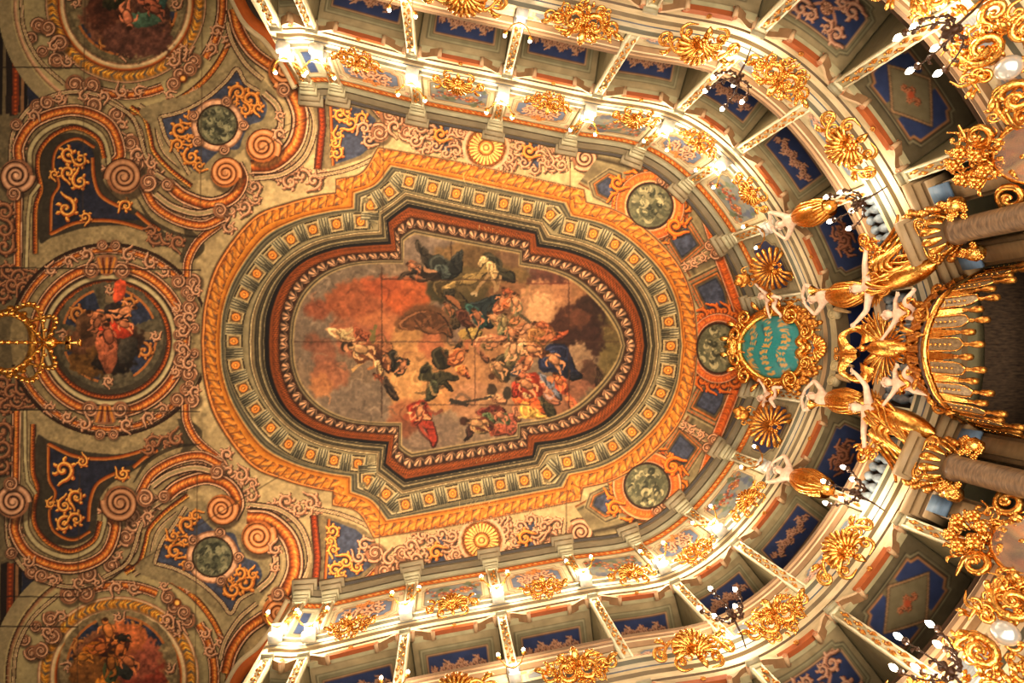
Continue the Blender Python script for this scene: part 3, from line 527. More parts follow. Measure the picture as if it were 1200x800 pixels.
for x,y,rx,ry,c in ((372,362,16,12,(166,88,58)),(432,352,52,26,(186,98,56)),(478,345,30,22,(206,100,46)),(448,335,24,12,(190,92,50)),(442,385,30,20,(206,126,76)),(425,400,30,20,(176,104,74)),(380,420,14,24,(168,104,78)),(386,440,22,16,(188,118,84)),(376,452,14,14,(196,130,80)),(405,385,18,12,(184,110,76)),(365,400,10,10,(160,96,72))): cl(x,y,rx,ry,c)
for x,y,rx,ry,c in ((498,382,34,26,(122,82,50)),(486,402,30,20,(186,140,84)),(500,440,50,44,(204,150,92)),(478,450,26,30,(212,160,98)),(530,440,34,40,(206,148,90)),(560,430,36,40,(190,138,92)),(555,470,30,22,(192,140,104)),(590,400,50,30,(180,130,86)),(480,482,24,14,(176,110,70)),(470,500,18,12,(150,88,60)),(590,470,30,20,(170,130,96)),(505,400,14,20,(196,116,76))): cl(x,y,rx,ry,c)
bl((118,76,46),(462,380),(480,366),(502,362),(520,372),(530,395),(516,388),(500,382),(480,388)); 
for x,y,rx,ry,c in ((540,300,34,16,(142,112,68)),(580,300,40,18,(116,92,58)),(550,335,50,22,(106,92,54)),(590,325,30,20,(124,100,58)),(565,352,30,14,(92,82,50)),(515,340,16,14,(72,72,48)),(610,300,30,14,(128,96,72)),(600,350,30,20,(150,104,70))): cl(x,y,rx,ry,c)
for x,y,rx,ry,c in ((648,325,32,14,(112,66,56)),(655,338,28,14,(128,76,62)),(634,352,26,24,(196,144,102)),(632,362,18,18,(222,172,124)),(668,342,22,14,(190,134,94)),(690,340,24,20,(168,120,80)),(696,348,18,16,(176,124,86)),(660,370,14,14,(190,138,96)),(700,330,20,8,(126,102,62)),(672,385,30,30,(82,46,34)),(698,372,26,34,(66,40,32)),(690,400,34,20,(74,44,36)),(678,372,14,12,(120,72,50)),(706,350,12,14,(54,36,30)),(718,380,12,50,(112,98,58)),(714,430,14,34,(118,106,62)),(700,450,14,20,(124,108,68)),(680,430,16,26,(150,124,100)),(676,420,12,20,(170,140,112)),(690,442,12,20,(96,64,50)),(684,462,22,16,(146,94,74)),(664,450,20,18,(160,106,80)),(660,478,26,14,(156,104,76)),(692,470,12,14,(118,104,86))): cl(x,y,rx,ry,c,a=.92,w=5,soft=2)
bl((70,48,36),(696,430),(701,430),(708,462),(704,464)); 
# upper winged beasts, horse, draperies
bl((60,54,46),(486,282),(490,281),(496,292),(508,300),(520,306),(512,318),(500,314),(494,300),(488,292)); bl((56,62,60),(500,305),(514,298),(526,308),(534,300),(540,292),(543,296),(538,312),(536,322),(520,328),(506,322)); bl((70,84,86),(508,312),(522,310),(530,320),(518,328)); bl((46,50,50),(526,318),(530,300),(541,294),(540,318))
bl((58,46,36),(464,328),(474,318),(492,316),(512,318),(516,330),(500,326),(484,320),(472,324)); C.ell(483,309,6,5,(190,106,64),warp=1); C.line(spline([(486,309),(500,316),(512,318)]),4,(198,146,108),taper='both')
bl((84,72,44),(505,330),(520,326),(536,340),(548,356),(540,362),(524,352),(510,344)); bl((56,52,40),(520,340),(532,338),(530,348),(522,348)); C.line(spline([(522,346),(532,352),(540,362)]),5,(176,112,70),taper='both'); bl((150,128,76),(516,338),(530,330),(560,318),(572,308),(570,320),(548,330),(526,338))
bl((60,60,46),(565,298),(574,296),(584,304),(588,318),(600,318),(602,330),(588,326),(578,320),(574,306)); bl((196,166,118),(560,308),(565,300),(571,302),(566,310),(562,314)); bl((190,158,110),(570,306),(578,308),(584,320),(578,328),(572,320)); 
for p in (((576,326),(580,334),(579,342)),((572,322),(562,334),(556,344)),((586,322),(584,334),(582,340))): C.line(spline(p),2.4,(170,140,100))
C.line(spline([(552,344),(556,342),(558,346)]),2.5,(196,176,140)); bl((38,52,60),(546,356),(560,352),(576,346),(586,344),(584,352),(570,360),(578,376),(574,384),(562,378),(552,368)); bl((40,84,84),(544,356),(552,356),(566,372),(572,382),(560,378),(550,368))
bl((96,52,36),(536,362),(546,364),(552,378),(556,384),(544,382),(534,374)); bl((70,56,34),(527,374),(536,372),(538,382),(530,384)); 
for x,y,s,r,sk,clo in ((586,356,11,1.9,(210,140,94),(150,84,54)),(598,352,10,2.4,(214,128,76),(184,100,52)),(580,374,10,.6,(206,150,104),(150,122,80)),(590,380,12,1.6,(176,160,112),(110,118,84)),(600,392,11,1.2,(214,146,100),(80,96,76)),(604,372,10,2.,(196,130,84),(112,88,48)),(612,404,12,.9,(216,158,112),(128,106,60)),(614,384,11,2.6,(206,148,110),(150,94,58)),(624,396,10,1.9,(214,160,116),(168,116,60)),(602,420,12,1.4,(206,140,100),(120,116,90)),(616,424,13,2.2,(212,140,96),(156,84,48)),(596,342,8,.5,(200,104,60),None),(636,382,10,.4,(196,110,66),(156,74,40)),(646,392,9,.9,(150,88,56),(120,62,38))): putto(x,y,s,r,sk,clo)
bl((168,146,78),(538,388),(548,384),(560,384),(564,390),(556,398),(546,398),(538,394)); C.ell(542,390,4.5,5,(196,160,80)); C.line(spline([(545,382),(550,392),(551,402)]),1.6,(66,48,34)); C.line(spline([(562,384),(558,392),(553,404)]),2.2,(60,44,34)); bl((196,126,90),(556,396),(570,392),(590,392),(592,398),(572,404),(556,406))
bl((160,110,58),(618,386),(628,384),(640,390),(642,398),(632,402),(620,398)); bl((182,84,44),(642,400),(654,398),(664,392),(666,386),(660,388),(648,394),(640,392))
C.line(spline([(600,362),(622,378)]),3,(96,86,66))
# gold genius, eagle, standards in the left centre
bl((214,166,118),(381,385),(390,384),(402,386),(413,382),(416,394),(414,400),(402,400),(390,394)); bl((150,78,48),(414,382),(424,386),(432,392),(428,398),(416,398))
C.ell(404,406,5,6,(72,60,44)); C.ell(406,407,3.5,4.5,(214,150,106)); bl((214,170,120),(410,404),(422,401),(434,402),(440,410),(448,412),(444,418),(430,414),(428,424),(420,422),(414,412)); bl((150,96,62),(432,404),(446,396),(456,400),(460,410),(448,416),(438,414))
for p,w,c in ((((436,414),(424,424),(412,434)),3,(222,176,110)),(((436,416),(438,428),(430,432)),2,(196,124,64)),(((412,412),(420,424),(430,420)),3,(120,72,44)),(((434,386),(438,394),(436,402)),3,(126,116,62)),(((440,380),(438,388),(434,398)),3,(130,120,66))): C.line(spline(p),w,c)
bl((222,172,118),(438,420),(446,424),(449,434),(446,440),(440,432)); bl((104,60,40),(442,416),(452,420),(458,428),(454,436),(446,426)); putto(456,424,10,1.2,(206,140,92),(110,66,40)); putto(444,442,7,.5,(176,96,60)); bl((66,52,42),(452,440),(460,452),(466,466),(462,468),(452,458),(448,446)); bl((48,46,38),(455,412),(464,410),(462,420),(470,418),(480,422),(478,428),(466,426),(472,434),(470,438),(460,434),(458,424)); 
bl((54,52,36),(505,412),(516,406),(520,412),(530,408),(536,402),(542,398),(540,406),(530,416),(528,428),(516,432),(508,426)); bl((66,64,42),(494,430),(502,424),(506,436),(514,434),(526,436),(538,442),(532,446),(522,444),(530,456),(526,456),(514,446),(512,462),(504,466),(508,450),(498,446),(490,444)); bl((72,78,56),(504,446),(512,446),(512,460),(504,468),(496,468),(502,460))
bl((54,52,36),(492,430),(500,428),(500,434),(492,436)); bl((206,110,48),(528,410),(538,408),(544,416),(540,424),(530,424),(526,418)); C.line(spline([(538,412),(546,408),(546,400),(552,400)]),4,(196,120,76)); bl((214,120,58),(534,428),(544,428),(548,438),(540,440),(534,436)); bl((150,72,40),(544,432),(550,442),(546,442)); C.ell(528,412,3,3,(206,150,100))
bl((128,80,56),(558,406),(564,412),(572,420),(570,424),(562,416)); bl((140,110,70),(572,424),(582,426),(592,442),(594,446),(586,446),(576,436)); bl((72,66,48),(580,420),(592,414),(600,424),(602,436),(590,434)); bl((210,160,112),(578,424),(586,432),(594,444),(590,446),(580,436)); C.ell(576,441,4,4,(90,58,38)); C.ell(576,456,6,7,(80,64,48)); bl((196,136,98),(568,464),(580,462),(592,462),(592,472),(576,470)); C.ell(594,460,5,8,(66,60,52)); C.line(spline([(528,472),(544,470),(560,468),(576,464)]),2.2,(80,70,58)); C.line(spline([(527,468),(548,474)]),4,(66,60,54))
# lower angels and groups
bl((168,52,30),(476,476),(486,470),(498,470),(502,482),(508,496),(512,512),(508,524),(503,514),(498,500),(490,486),(480,484)); bl((214,142,96),(474,484),(484,482),(490,478),(498,484),(506,490),(500,492),(488,488),(478,490)); C.ell(476,488,4,4,(176,88,54)); bl((66,56,50),(482,492),(490,490),(490,496),(482,496)); C.line(spline([(500,478),(510,484),(518,480)]),3,(150,86,62))
bl((74,44,38),(548,494),(552,490),(556,502),(552,510),(544,516),(548,508)); bl((116,48,38),(556,482),(570,476),(582,474),(592,482),(580,492),(566,488)); bl((150,128,82),(552,496),(564,492),(572,500),(570,506),(558,506)); bl((84,108,72),(564,484),(576,484),(580,494),(570,496)); bl((166,80,52),(572,502),(584,496),(594,500),(592,508),(576,510)); C.ell(543,493,5,5,(84,50,36)); bl((170,86,66),(590,488),(602,484),(606,500),(600,510),(592,506))
bl((172,52,28),(602,450),(612,440),(626,436),(634,446),(630,458),(622,466),(612,470),(604,464)); bl((206,92,38),(600,462),(612,468),(626,464),(636,474),(640,484),(628,482),(614,476),(604,474)); bl((214,156,66),(608,474),(622,476),(636,484),(648,490),(630,490),(612,488)); bl((214,160,112),(612,460),(624,456),(630,460),(620,466),(612,466)); bl((66,64,44),(630,460),(640,462),(650,480),(648,490),(638,482)); 
bl((36,44,86),(636,410),(648,402),(664,404),(668,414),(674,432),(682,440),(672,444),(660,438),(646,436),(634,434),(630,424)); bl((48,60,110),(640,412),(652,410),(656,424),(644,432),(634,426)); bl((36,38,60),(656,436),(668,438),(680,438),(676,444),(662,444)); bl((222,156,104),(646,414),(650,416),(660,426),(668,434),(662,436),(650,428)); bl((96,106,136),(630,436),(640,440),(654,458),(658,468),(650,464),(638,452)); bl((190,120,92),(632,444),(644,456),(656,472),(644,472),(634,460)); 
putto(614,440,9,.2,(214,124,82)); putto(656,448,12,1.0,(226,128,70),(196,80,40)); bl((206,108,60),(662,464),(672,466),(676,474),(670,480),(664,470)); C.line(spline([(664,460),(674,472),(670,478)]),3,(214,110,66)); C.ell(644,443,4,3.5,(222,146,96)); putto(606,432,9,2.2,(222,160,120),(66,80,110)); bl((170,52,30),(600,448),(606,446),(606,462),(600,464)); bl((222,170,124),(606,404),(616,400),(618,410),(610,416))
bl((150,98,70),(600,476),(606,478),(610,492),(604,492))
for x,y,s_,r,sk,clo in ((427,410,17,.25,(214,168,118),(140,84,54)),(536,418,12,2.4,(210,130,76),(160,84,44)),(586,432,13,.8,(206,156,110),(78,72,52)),(490,484,12,1.9,(210,140,96),(164,60,36)),(562,496,14,.15,(196,150,104),(120,58,44)),(588,488,10,.6,(200,130,96),(84,104,72)),(620,452,15,.5,(216,150,104),(172,60,32)),(652,424,15,.7,(214,150,104),(40,50,92)),(640,396,12,2.6,(196,120,76),(150,110,60)),(486,312,9,.3,(200,130,90),(60,60,58)),(560,372,11,1.0,(190,120,80),(44,84,84)),(526,362,9,.9,(170,110,72),(80,74,46)),(604,356,12,1.3,(212,150,106),(150,140,104)),(470,430,10,2.,(196,130,88),(60,56,44)),(600,412,14,1.7,(216,164,120),(130,120,86)),(626,410,12,.3,(206,146,100),(120,70,46)),(576,404,10,2.9,(190,130,90),(100,84,54))): putto(x,y,s_,r,sk,clo)
q_=np.random.RandomState(21)
for k in range(150):     # loose brush strokes that follow the local colour
    x,y=350+q_.rand()*370,285+q_.rand()*225; i,j=int((y-C.y0)*C.res),int((x-C.x0)*C.res); cc=C.a[i,j]*(1.25 if k%2 else .72); a_=q_.rand()*6.28; L_=5+10*q_.rand()
    C.line(spline([(x,y),(x+L_*math.cos(a_),y+L_*math.sin(a_)),(x+L_*1.6*math.cos(a_+.7),y+L_*1.6*math.sin(a_+.7))]),1.2+1.8*q_.rand(),tuple(cc),a=.45,taper='both')
for x0,y0,x1,y1,c in ((447,312,447,488,(70,44,32)),(336,400,728,400,(88,62,46)),(528,280,528,300,(70,44,32)),(556,404,556,474,(96,62,44)),(447,327,606,328,(80,54,40)),(500,474,620,474,(86,58,44)),(666,316,666,490,(80,46,36)),(616,332,668,332,(120,50,40))): C.line(np.array([(x0,y0),(x1,y1)],float),1.2,c,a=.5)
g_=C.a.mean(2,keepdims=True); C.a=g_+(C.a-g_)*.8
Y_,X_=np.mgrid[0:C.h,0:C.w]; w1=vnoise(C.h,C.w,5,91,2)*1.3; w2=vnoise(C.h,C.w,5,92,2)*1.3
C.a=C.a[np.clip(Y_+w1,0,C.h-1).astype(int),np.clip(X_+w2,0,C.w-1).astype(int)]; C.a=(C.a*4+np.roll(C.a,1,0)+np.roll(C.a,1,1))/6
C.a*=(1+.07*vnoise(C.h,C.w,14,93,3))[...,None]; C.a*=np.array((.9,.86,.8),np.float32)
C.T=T0
# put back everything outside the fresco outline
f=np.array([C.px(x,y) for x,y in fres]); Y,X=np.mgrid[0:C.h,0:C.w].astype(np.float32); m=np.zeros(X.shape,bool)
for i in range(len(f)):
    ax,ay=f[i]; bx,by=f[(i+1)%len(f)]
    if ay==by: continue
    r0=max(0,int(min(ay,by))-1); r1=int(max(ay,by))+2; m[r0:r1]^=((Y[r0:r1]>=min(ay,by))&(Y[r0:r1]<max(ay,by)))&(X[r0:r1]<(bx-ax)*(Y[r0:r1]-ay)/(by-ay)+ax)
mf=m.astype(np.float32)
for _ in range(2): mf=(mf+np.roll(mf,1,0)+np.roll(mf,-1,0)+np.roll(mf,1,1)+np.roll(mf,-1,1))/5
C.a=C.a*mf[...,None]+keep*(1-mf[...,None]); fresco_mask=m
# plank joints, canvas grain, age
for x in (95,233,447,666,808): C.line(np.array([(x,-40),(x,250)],float),1.1,(84,66,48),a=.45); C.line(np.array([(x,560),(x,850)],float),1.1,(84,66,48),a=.45)
for y in (85,320,486,705,740): C.line(np.array([(-40,y),(95+140*(y in(320,486)),y)],float),1.2,(44,34,26),a=.6)
for p in (((95,705),(170,660),(330,560)),((330,150),(360,140),(300,180))): C.line(np.array(p,float),1,(60,46,34),a=.4)
C.a*=(1+.07*C.n2+.08*C.n3+.05*C.n1)[...,None]; g_=C.a.mean(2,keepdims=True); C.a=g_+(C.a-g_)*.88; C.a=(C.a/158.)**1.25*152*np.array((1.04,.985,.9),np.float32); C.a=np.clip(C.a,8,250)
# ------------------------------------------------------------------ the ceiling surface, split into its painted fields
def ceiling_mesh():
    st=.02; xs=np.arange(-11.6,9.4,st); ys=np.arange(-9.6,9.8,st); X,Y=np.meshgrid(xs,ys); u,v=PX(X,Y,ZC)
    T=C.T; C.T=lambda a,b:(a,b); col=C.sample(u,v)
    xc=(X[:-1,:-1]+X[1:,1:])/2; yc=(Y[:-1,:-1]+Y[1:,1:])/2; uc,vc=PX(xc,yc,ZC)
    mi,mj=C.px(uc,vc); C.T=T
    fm=fresco_mask[np.clip(mj.astype(int),0,C.h-1),np.clip(mi.astype(int),0,C.w-1)]
    def inside(poly,dom=None):
        m=np.zeros(uc.shape,bool); P=np.array(poly); r=np.where((uc>P[:,0].min()-1)&(uc<P[:,0].max()+1)&(vc>P[:,1].min()-1)&(vc<P[:,1].max()+1))
        a,b=uc[r],vc[r]; q=np.zeros(len(a),bool)
        for i in range(len(P)):
            ax,ay=P[i]; bx,by=P[(i+1)%len(P)]
            if ay==by: continue
            q^=((b>=min(ay,by))&(b<max(ay,by)))&(a<(bx-ax)*(b-ay)/(by-ay)+ax)
        m[r]=q; return m
    S=lambda p:np.stack(sheet(np.array(p,float)[:,0],np.array(p,float)[:,1]),1)
    free=np.ones(uc.shape,bool)
    # keep the ceiling inside the hall: drop what lies beyond the gallery wall
    ang=WALLXY; keep=np.zeros(uc.shape,bool)
    P=ang
    for i in range(len(P)):
        ax,ay=P[i]; bx,by=P[(i+1)%len(P)]
        if ay==by: continue
        keep^=((yc>=min(ay,by))&(yc<max(ay,by)))&(xc<(bx-ax)*(yc-ay)/(by-ay)+ax)
    free&=keep
    def emit(name,mask,parent=None):
        nonlocal free
        mask=mask&free; free=free&~mask; i,j=np.where(mask); w_=X.shape[1]
        if len(i)==0: return None
        a=i*w_+j; F=np.stack([a,a+1,a+w_+1,a+w_],1)[:,::-1]; uq,inv=np.unique(F,return_inverse=True); inv=inv.reshape(F.shape)
        b=MB(); V=np.stack([X.ravel()[uq],Y.ravel()[uq],np.full(len(uq),ZC)],1); b.add(V,inv,col.reshape(-1,3)[uq]); return b.build(name,M_PAINT,parent,False,True)
    full_E=S(np.concatenate([full(KE),mir(full(KE))[::-1]]))
    t=empty('central_ceiling_painting','large oval sky fresco crowded with gods and clouds in the middle of the ceiling','ceiling painting',W(540,402,ZC)); 
    def under(t,*parts):
        for o in parts:
            if o is not None: o.parent=t; o.matrix_parent_inverse=t.matrix_world.inverted() if False else Matrix.Translation(-Vector(t.location))
    under(t,emit('fresco',fm),emit('painted_frame',inside(full_E)))
    def ringed(name,label,cat,x,y,r0,r1,grp=None,ry0=None,ry1=None,raw=False):
        f=(lambda p:p) if raw else S
        t=empty(name,label,cat,W(*f(np.array([(x,y)]))[0],ZC),grp); under(t,emit('picture',inside(f(circ(x,y,r0,ry0)))),emit('painted_frame',inside(f(circ(x,y,r1,ry1)))))
    for y,yy,w_ in ((239,239,'upper'),(239,567,'lower')):
        yy=239 if w_=='upper' else 806-239
        ringed('medallion','round grey-green scene in an orange scrolled ring, %s long edge of the ceiling'%w_,'medallion',760,yy,27,46,'grey-green scenes in orange rings')
        yy=150 if w_=='upper' else 806-150
        ringed('medallion','small grey-green figure medallion amid blue fields between the %s big scrolls'%w_,'medallion',252,yy,25,32,'small stone-coloured medallions')
        yy=8 if w_=='upper' else 806-8
        ringed('medallion','large round cherub painting in a leafy gold ring, %s left corner of the ceiling'%w_,'medallion',143,yy,72,95,'large cherub medallions')
        yy=173 if w_=='upper' else 806-173
        t=empty('rosette','round gilt sunburst rosette beside the %s cornice between two blue tablets'%w_,'rosette',W(*S([(567,yy)])[0],ZC),'painted sunburst rosettes'); under(t,emit('sunburst',inside(S(circ(567,yy,24)))),emit('rim',inside(S(circ(567,yy,28)))))
    ringed('medallion','round grey-green scene in a dark orange ring beside the teal coat of arms','medallion',842,405,27,40,None,31,46)
    ringed('medallion','round painting of tumbling cherubs on the axis behind the gold crown','medallion',128,403,67,96,None,64,94)
    for nm,lab,pts in (('key_shaped_panel','dark blue keyhole panel with gold scrolls between the left medallions, %s one',spline([(40,300),(38,240),(34,200),(44,170),(84,150),(124,166),(130,210),(150,240),(196,270),(186,288),(120,276),(60,290)],True,6)),
        ('trefoil_panel','blue three-cornered field with gold leaf scrolls around the %s small medallion',spline([(178,140),(232,118),(274,80),(306,110),(316,135),(290,158),(262,188),(228,212),(200,182)],True,6)),
        ('corner_panel','blue panel with carved orange border where %s gallery and ceiling scrolls meet',spline([(366,108),(430,116),(450,140),(440,180),(372,206)],True,6,(0,4))),
        ('painted_coffer','square blue painted coffer closest to the dark orange ring, %s one',np.array([(800,326),(842,304),(858,330),(866,368),(826,376),(812,350)])),
        ('painted_coffer','square blue painted coffer beside the %s orange-ringed medallion, towards the royal box',np.array([(772,278),(804,246),(830,286),(796,316)])),
        ('painted_coffer','narrow blue coffer beside the %s orange-ringed medallion, towards the stage',np.array([(686,212),(712,194),(728,200),(728,238),(712,240),(692,230)])),
        ('blue_tablet','blue tablet under pink scrollwork left of the %s sunburst rosette',np.array([(500,136),(527,141),(527,180),(501,176)])),
        ('blue_tablet','blue tablet under pink scrollwork right of the %s sunburst rosette',np.array([(605,154),(631,159),(631,198),(606,194)]))):
        for w_ in ('upper','lower'):
            o=emit(nm,inside(S(pts if w_=='upper' else mir(pts)))) 
            if o: tag(o,lab%w_,'painted panel',nm.replace('_',' ')+'s on the ceiling')
    struct(emit('ceiling',np.ones(free.shape,bool)))
# ------------------------------------------------------------------ plan of the horseshoe of boxes
PL=[(-3.4,6.4),(-2.7,6.42),(-.7,6.06),(1.28,5.8),(3.25,5.53),(5.13,5.3),(6.57,4.46),(7.84,2.98),(8.72,1.25),(8.95,0)]
_pp=PL+[(x,-y) for x,y in PL[:-1][::-1]]
_pp=[(-4.1,6.45)]+_pp+[(-4.1,-6.45)]
_sp=spline(_pp,False,40)
_s=np.arange(len(_sp))/40.-1                     # 0..9 one side, 9..18 the other
def plan(s,sg=1,off=0.):
    """point on the wall line at pilaster number s, off metres into the room; sg=+1 lower side of the picture, -1 upper side"""
    s=np.asarray(s,float); x=np.interp(s,_s,_sp[:,0]); y=np.interp(s,_s,_sp[:,1])
    e=.02; tx=np.interp(s+e,_s,_sp[:,0])-np.interp(s-e,_s,_sp[:,0]); ty=np.interp(s+e,_s,_sp[:,1])-np.interp(s-e,_s,_sp[:,1]); l=np.hypot(tx,ty); tx,ty=tx/l,ty/l
    nx,ny=ty,-tx                                  # towards the room
    return np.stack([x+nx*off,sg*(y+ny*off)],-1),np.stack([tx,sg*ty],-1),np.stack([nx,sg*ny],-1)
WALLXY=np.array([tuple(plan(s,1,-.12)[0]) for s in np.linspace(-.2,18.2,140)]+[(-4.2,-9.5),(-11.5,-9.5),(-11.5,9.6),(-4.2,9.6)])
def sweep(b,prof,s0,s1,sg=1,step=.06,cols=None):
    """profile: (offset into the room, z, colour)"""
    n=max(2,int(abs(s1-s0)/step)+1); ss=np.linspace(s0,s1,n); G=[]; Cc=[]
    for pr in prof:
        p,_,_=plan(ss,sg,pr[0]); G.append(np.concatenate([p,np.full((n,1),pr[1])],1)); Cc.append(np.broadcast_to(np.array(pr[2] if len(pr)>2 else (190,176,140),float),(n,3)))
    b.grid(np.array(G),np.array(Cc))
def prof(*seg):
    """segments (off,z,off,z,colour) -> separate strips so colours stay sharp"""
    return [[(a,b,c),(d,e,c)] for a,b,d,e,c in seg]
def sweeps(b,segs,s0,s1,sg=1,step=.06):
    for q in segs: sweep(b,q,s0,s1,sg,step)
def frame_at(s,sg,z,off,tilt=0.):
    p,t,n=plan(s,sg,off); X=Vector((t[0],t[1],0)); Zo=Vector((n[0],n[1],0)); Y=Vector((0,0,1))
    if X.cross(Y).dot(Zo)<0: X=-X
    m=Matrix(((X.x,Y.x,Zo.x,p[0]),(X.y,Y.y,Zo.y,p[1]),(X.z,Y.z,Zo.z,z),(0,0,0,1)))
    return m@Matrix.Rotation(tilt,4,'X')
ceiling_mesh()
WC=(198,178,138); WG=(152,142,112); WL=(214,194,154); WD=(122,112,84); BR=(156,112,74); OG=(196,104,38)
# --- cornice against the ceiling, one run round the hall
b=MB(); sweeps(b,prof((.26,14.02,.26,13.93,(92,80,60)),(.26,13.93,.2,13.9,(52,42,32)),(.2,13.9,.2,13.82,(118,106,80)),(.2,13.82,.1,13.74,(104,90,66)),(.1,13.74,.1,13.66,(84,76,58)),(.1,13.66,.03,13.6,(132,124,98)),(.03,13.6,.03,13.5,WG),(.26,13.965,.262,13.95,(40,32,24))),-.3,18.3)
struct(b.build('trim_cornice',M_WALL,None,True,True))
b=MB(); n=700; ss=np.linspace(-.2,18.2,n); zs=np.linspace(13.5,13.26,9); G=[]; Cc=[]
L=np.concatenate([[0],np.cumsum(np.hypot(*np.diff(plan(ss)[0],axis=0).T))])
b2=MB()
for z in zs:
    p,_,_=plan(ss,1,.035); G.append(np.concatenate([p,np.full((n,1),z)],1)); f=(z-13.26)/.24
    c=np.array((190,96,34.))*np.where(f<.85,1,.6)*np.ones((n,1)); dots=(np.abs((L/.16)%1-.5)<.25)&(.3<f<.7); c=np.where(dots[:,None],np.array((236,166,92)),c); c=c*(1+.2*np.sin(L*60+f*9))[:,None]; Cc.append(c)
b2.grid(np.array(G),np.array(Cc)); struct(b2.build('trim_frieze',M_WALL,None,True,True))
# --- attic wall, three storeys of ledges and lintels
def wallobj(name,segs,s0=-.2,s1=18.2,mt=None):
    b=MB(); sweeps(b,prof(*segs),s0,s1); return struct(b.build(name,mt or M_WALL,None,True,True))
wallobj('wall_attic',[(0,13.6,0,11.7,WC)])
LEDGE=[(0,.06,.05,.02,WL),(.05,.02,.16,0,WD),(.16,0,.16,-.06,WL),(.16,-.06,.1,-.09,(96,92,74)),(.1,-.09,.1,-.2,(204,190,160)),(.1,-.2,.085,-.215,(80,84,92)),(.085,-.215,.085,-.3,WC),(.085,-.3,.03,-.33,(110,92,62)),(.03,-.33,.03,-.46,WL),(.03,-.46,.0,-.48,(96,76,50)),(0,-.48,0,-.66,WC),(0,-.66,-.12,-.66,(150,120,84))]
Z1=11.76; Z2=8.80; Z3=5.85
for nm,z in (('trim_upper_ledge',Z1),('trim_middle_ledge',Z2),('trim_lower_ledge',Z3)): wallobj(nm,[(a,z+b_,c,z+d,e) for a,b_,c,d,e in LEDGE])
wallobj('wall_base',[(-.05,Z3-.6,-.05,-1.3,(150,126,92))])
# --- canvases for the painted panels (metres)
def pcanvas(w,h,base,seed): return Canvas(0,0,w,h,75,base,seed,.12,.25)
def oct_path(x0,y0,x1,y1,c,bump=.0):
    return [(x0+c,y0),(x1-c,y0),(x1-c,y0+c*.5),(x1,y0+c),(x1,y1-c),(x1-c,y1-c*.5),(x1-c,y1),(x0+c,y1),(x0+c,y1-c*.5),(x0,y1-c),(x0,y0+c),(x0+c,y0+c*.5)]
def inset(p,d):
    p=np.array(p,float); ce=(p.max(0)+p.min(0))/2; hw=(p.max(0)-p.min(0))/2; return ce+(p-ce)*(1-d/hw)
PKL=((96,60,44),(176,124,96),(226,180,148)); ORL=((96,44,20),(196,110,60),(232,164,110))
def scrolls(c,x,y,r,seed=0,cols=PKL,k=6,sp=.8):
    for i in range(k):
        a=i/k*2*math.pi+.3; rinceau(c,x+r*sp*math.cos(a)*1.7,y+r*sp*.75*math.sin(a),r*.42,a+seed,1 if i%2 else -1,cols,seed+i)
    rinceau(c,x,y,r*.5,seed,1,cols,seed)
def panel_blue(seed=1,w=1.9,h=1.1,n=None):
    c=pcanvas(w,h,(206,190,150),seed); P=oct_path(.12,.1,w-.12,h-.1,.16)
    for d,cc in ((0,(96,80,58)),(.015,(222,206,168)),(.05,(120,108,82)),(.065,(206,186,144)),(.1,(98,72,50)),(.115,(206,160,110)),(.15,(90,60,40)),(.16,(96,108,128))): c.poly(inset(P,d),cc,tex=.06)
    scrolls(c,w*.5,h*.45,.3,seed,((110,66,44),(196,132,98),(232,180,140))); scrolls(c,w*.5,h*.2,.12,seed+3,((110,66,44),(196,110,50),(232,150,80)),4)
    for x,y in ((.08,.1),(w-.08,.1),(.08,h-.1),(w-.08,h-.1)): rinceau(c,x,y,.05,1,1,PKL,2)
    return c
def panel_flower(seed=1,w=1.9,h=1.1):
    c=pcanvas(w,h,(206,190,150),seed); P=oct_path(.1,.1,w-.1,h-.1,.12)
    for d,cc in ((0,(120,96,66)),(.02,(214,190,146)),(.06,(110,84,58)),(.075,(122,126,120))): c.poly(inset(P,d),cc,tex=.2)
    q=np.random.RandomState(seed)
    for k in range(26): c.ell(.25+q.rand()*(w-.5),.2+q.rand()*(h-.4),.12*q.rand()+.05,.08*q.rand()+.03,[(92,104,80),(132,130,110),(84,92,112),(160,136,100)][q.randint(4)],warp=.03,a=.8,soft=2)
    for k in range(70):
        f=q.rand(); x=.2+f*(w-.4); y=.25+.45*math.sin(f*math.pi)*.6+q.randn()*.09; r=.025+.03*q.rand(); col=[(206,120,84),(190,84,60),(226,160,120),(214,140,70),(150,70,50),(96,96,60)][q.randint(6)]
        c.ell(x,y,r,r*.85,tuple(v*.55 for v in col)); c.ell(x-.006,y-.006,r*.7,r*.6,col)
    return c
def panel_niche(seed=1,w=1.9,h=1.1):
    c=pcanvas(w,h,(150,140,110),seed); P=oct_path(.14,.1,w-.14,h-.12,.2)
    for d,cc in ((0,(80,66,46)),(.02,(176,160,120)),(.05,(90,72,50)),(.07,(52,60,92))): c.poly(inset(P,d),cc,tex=.1)
    return c
def panel_narrow(seed=1,w=.5,h=1.1):
    c=pcanvas(w,h,(206,196,160),seed); P=[(.1,.12),(w-.1,.12),(w-.1,h-.12),(.1,h-.12)]
    for d,cc in ((0,(120,104,76)),(.012,(222,210,176)),(.04,(110,90,60)),(.05,(66,84,124))): c.poly(inset(P,d),cc,tex=.1)
    return c
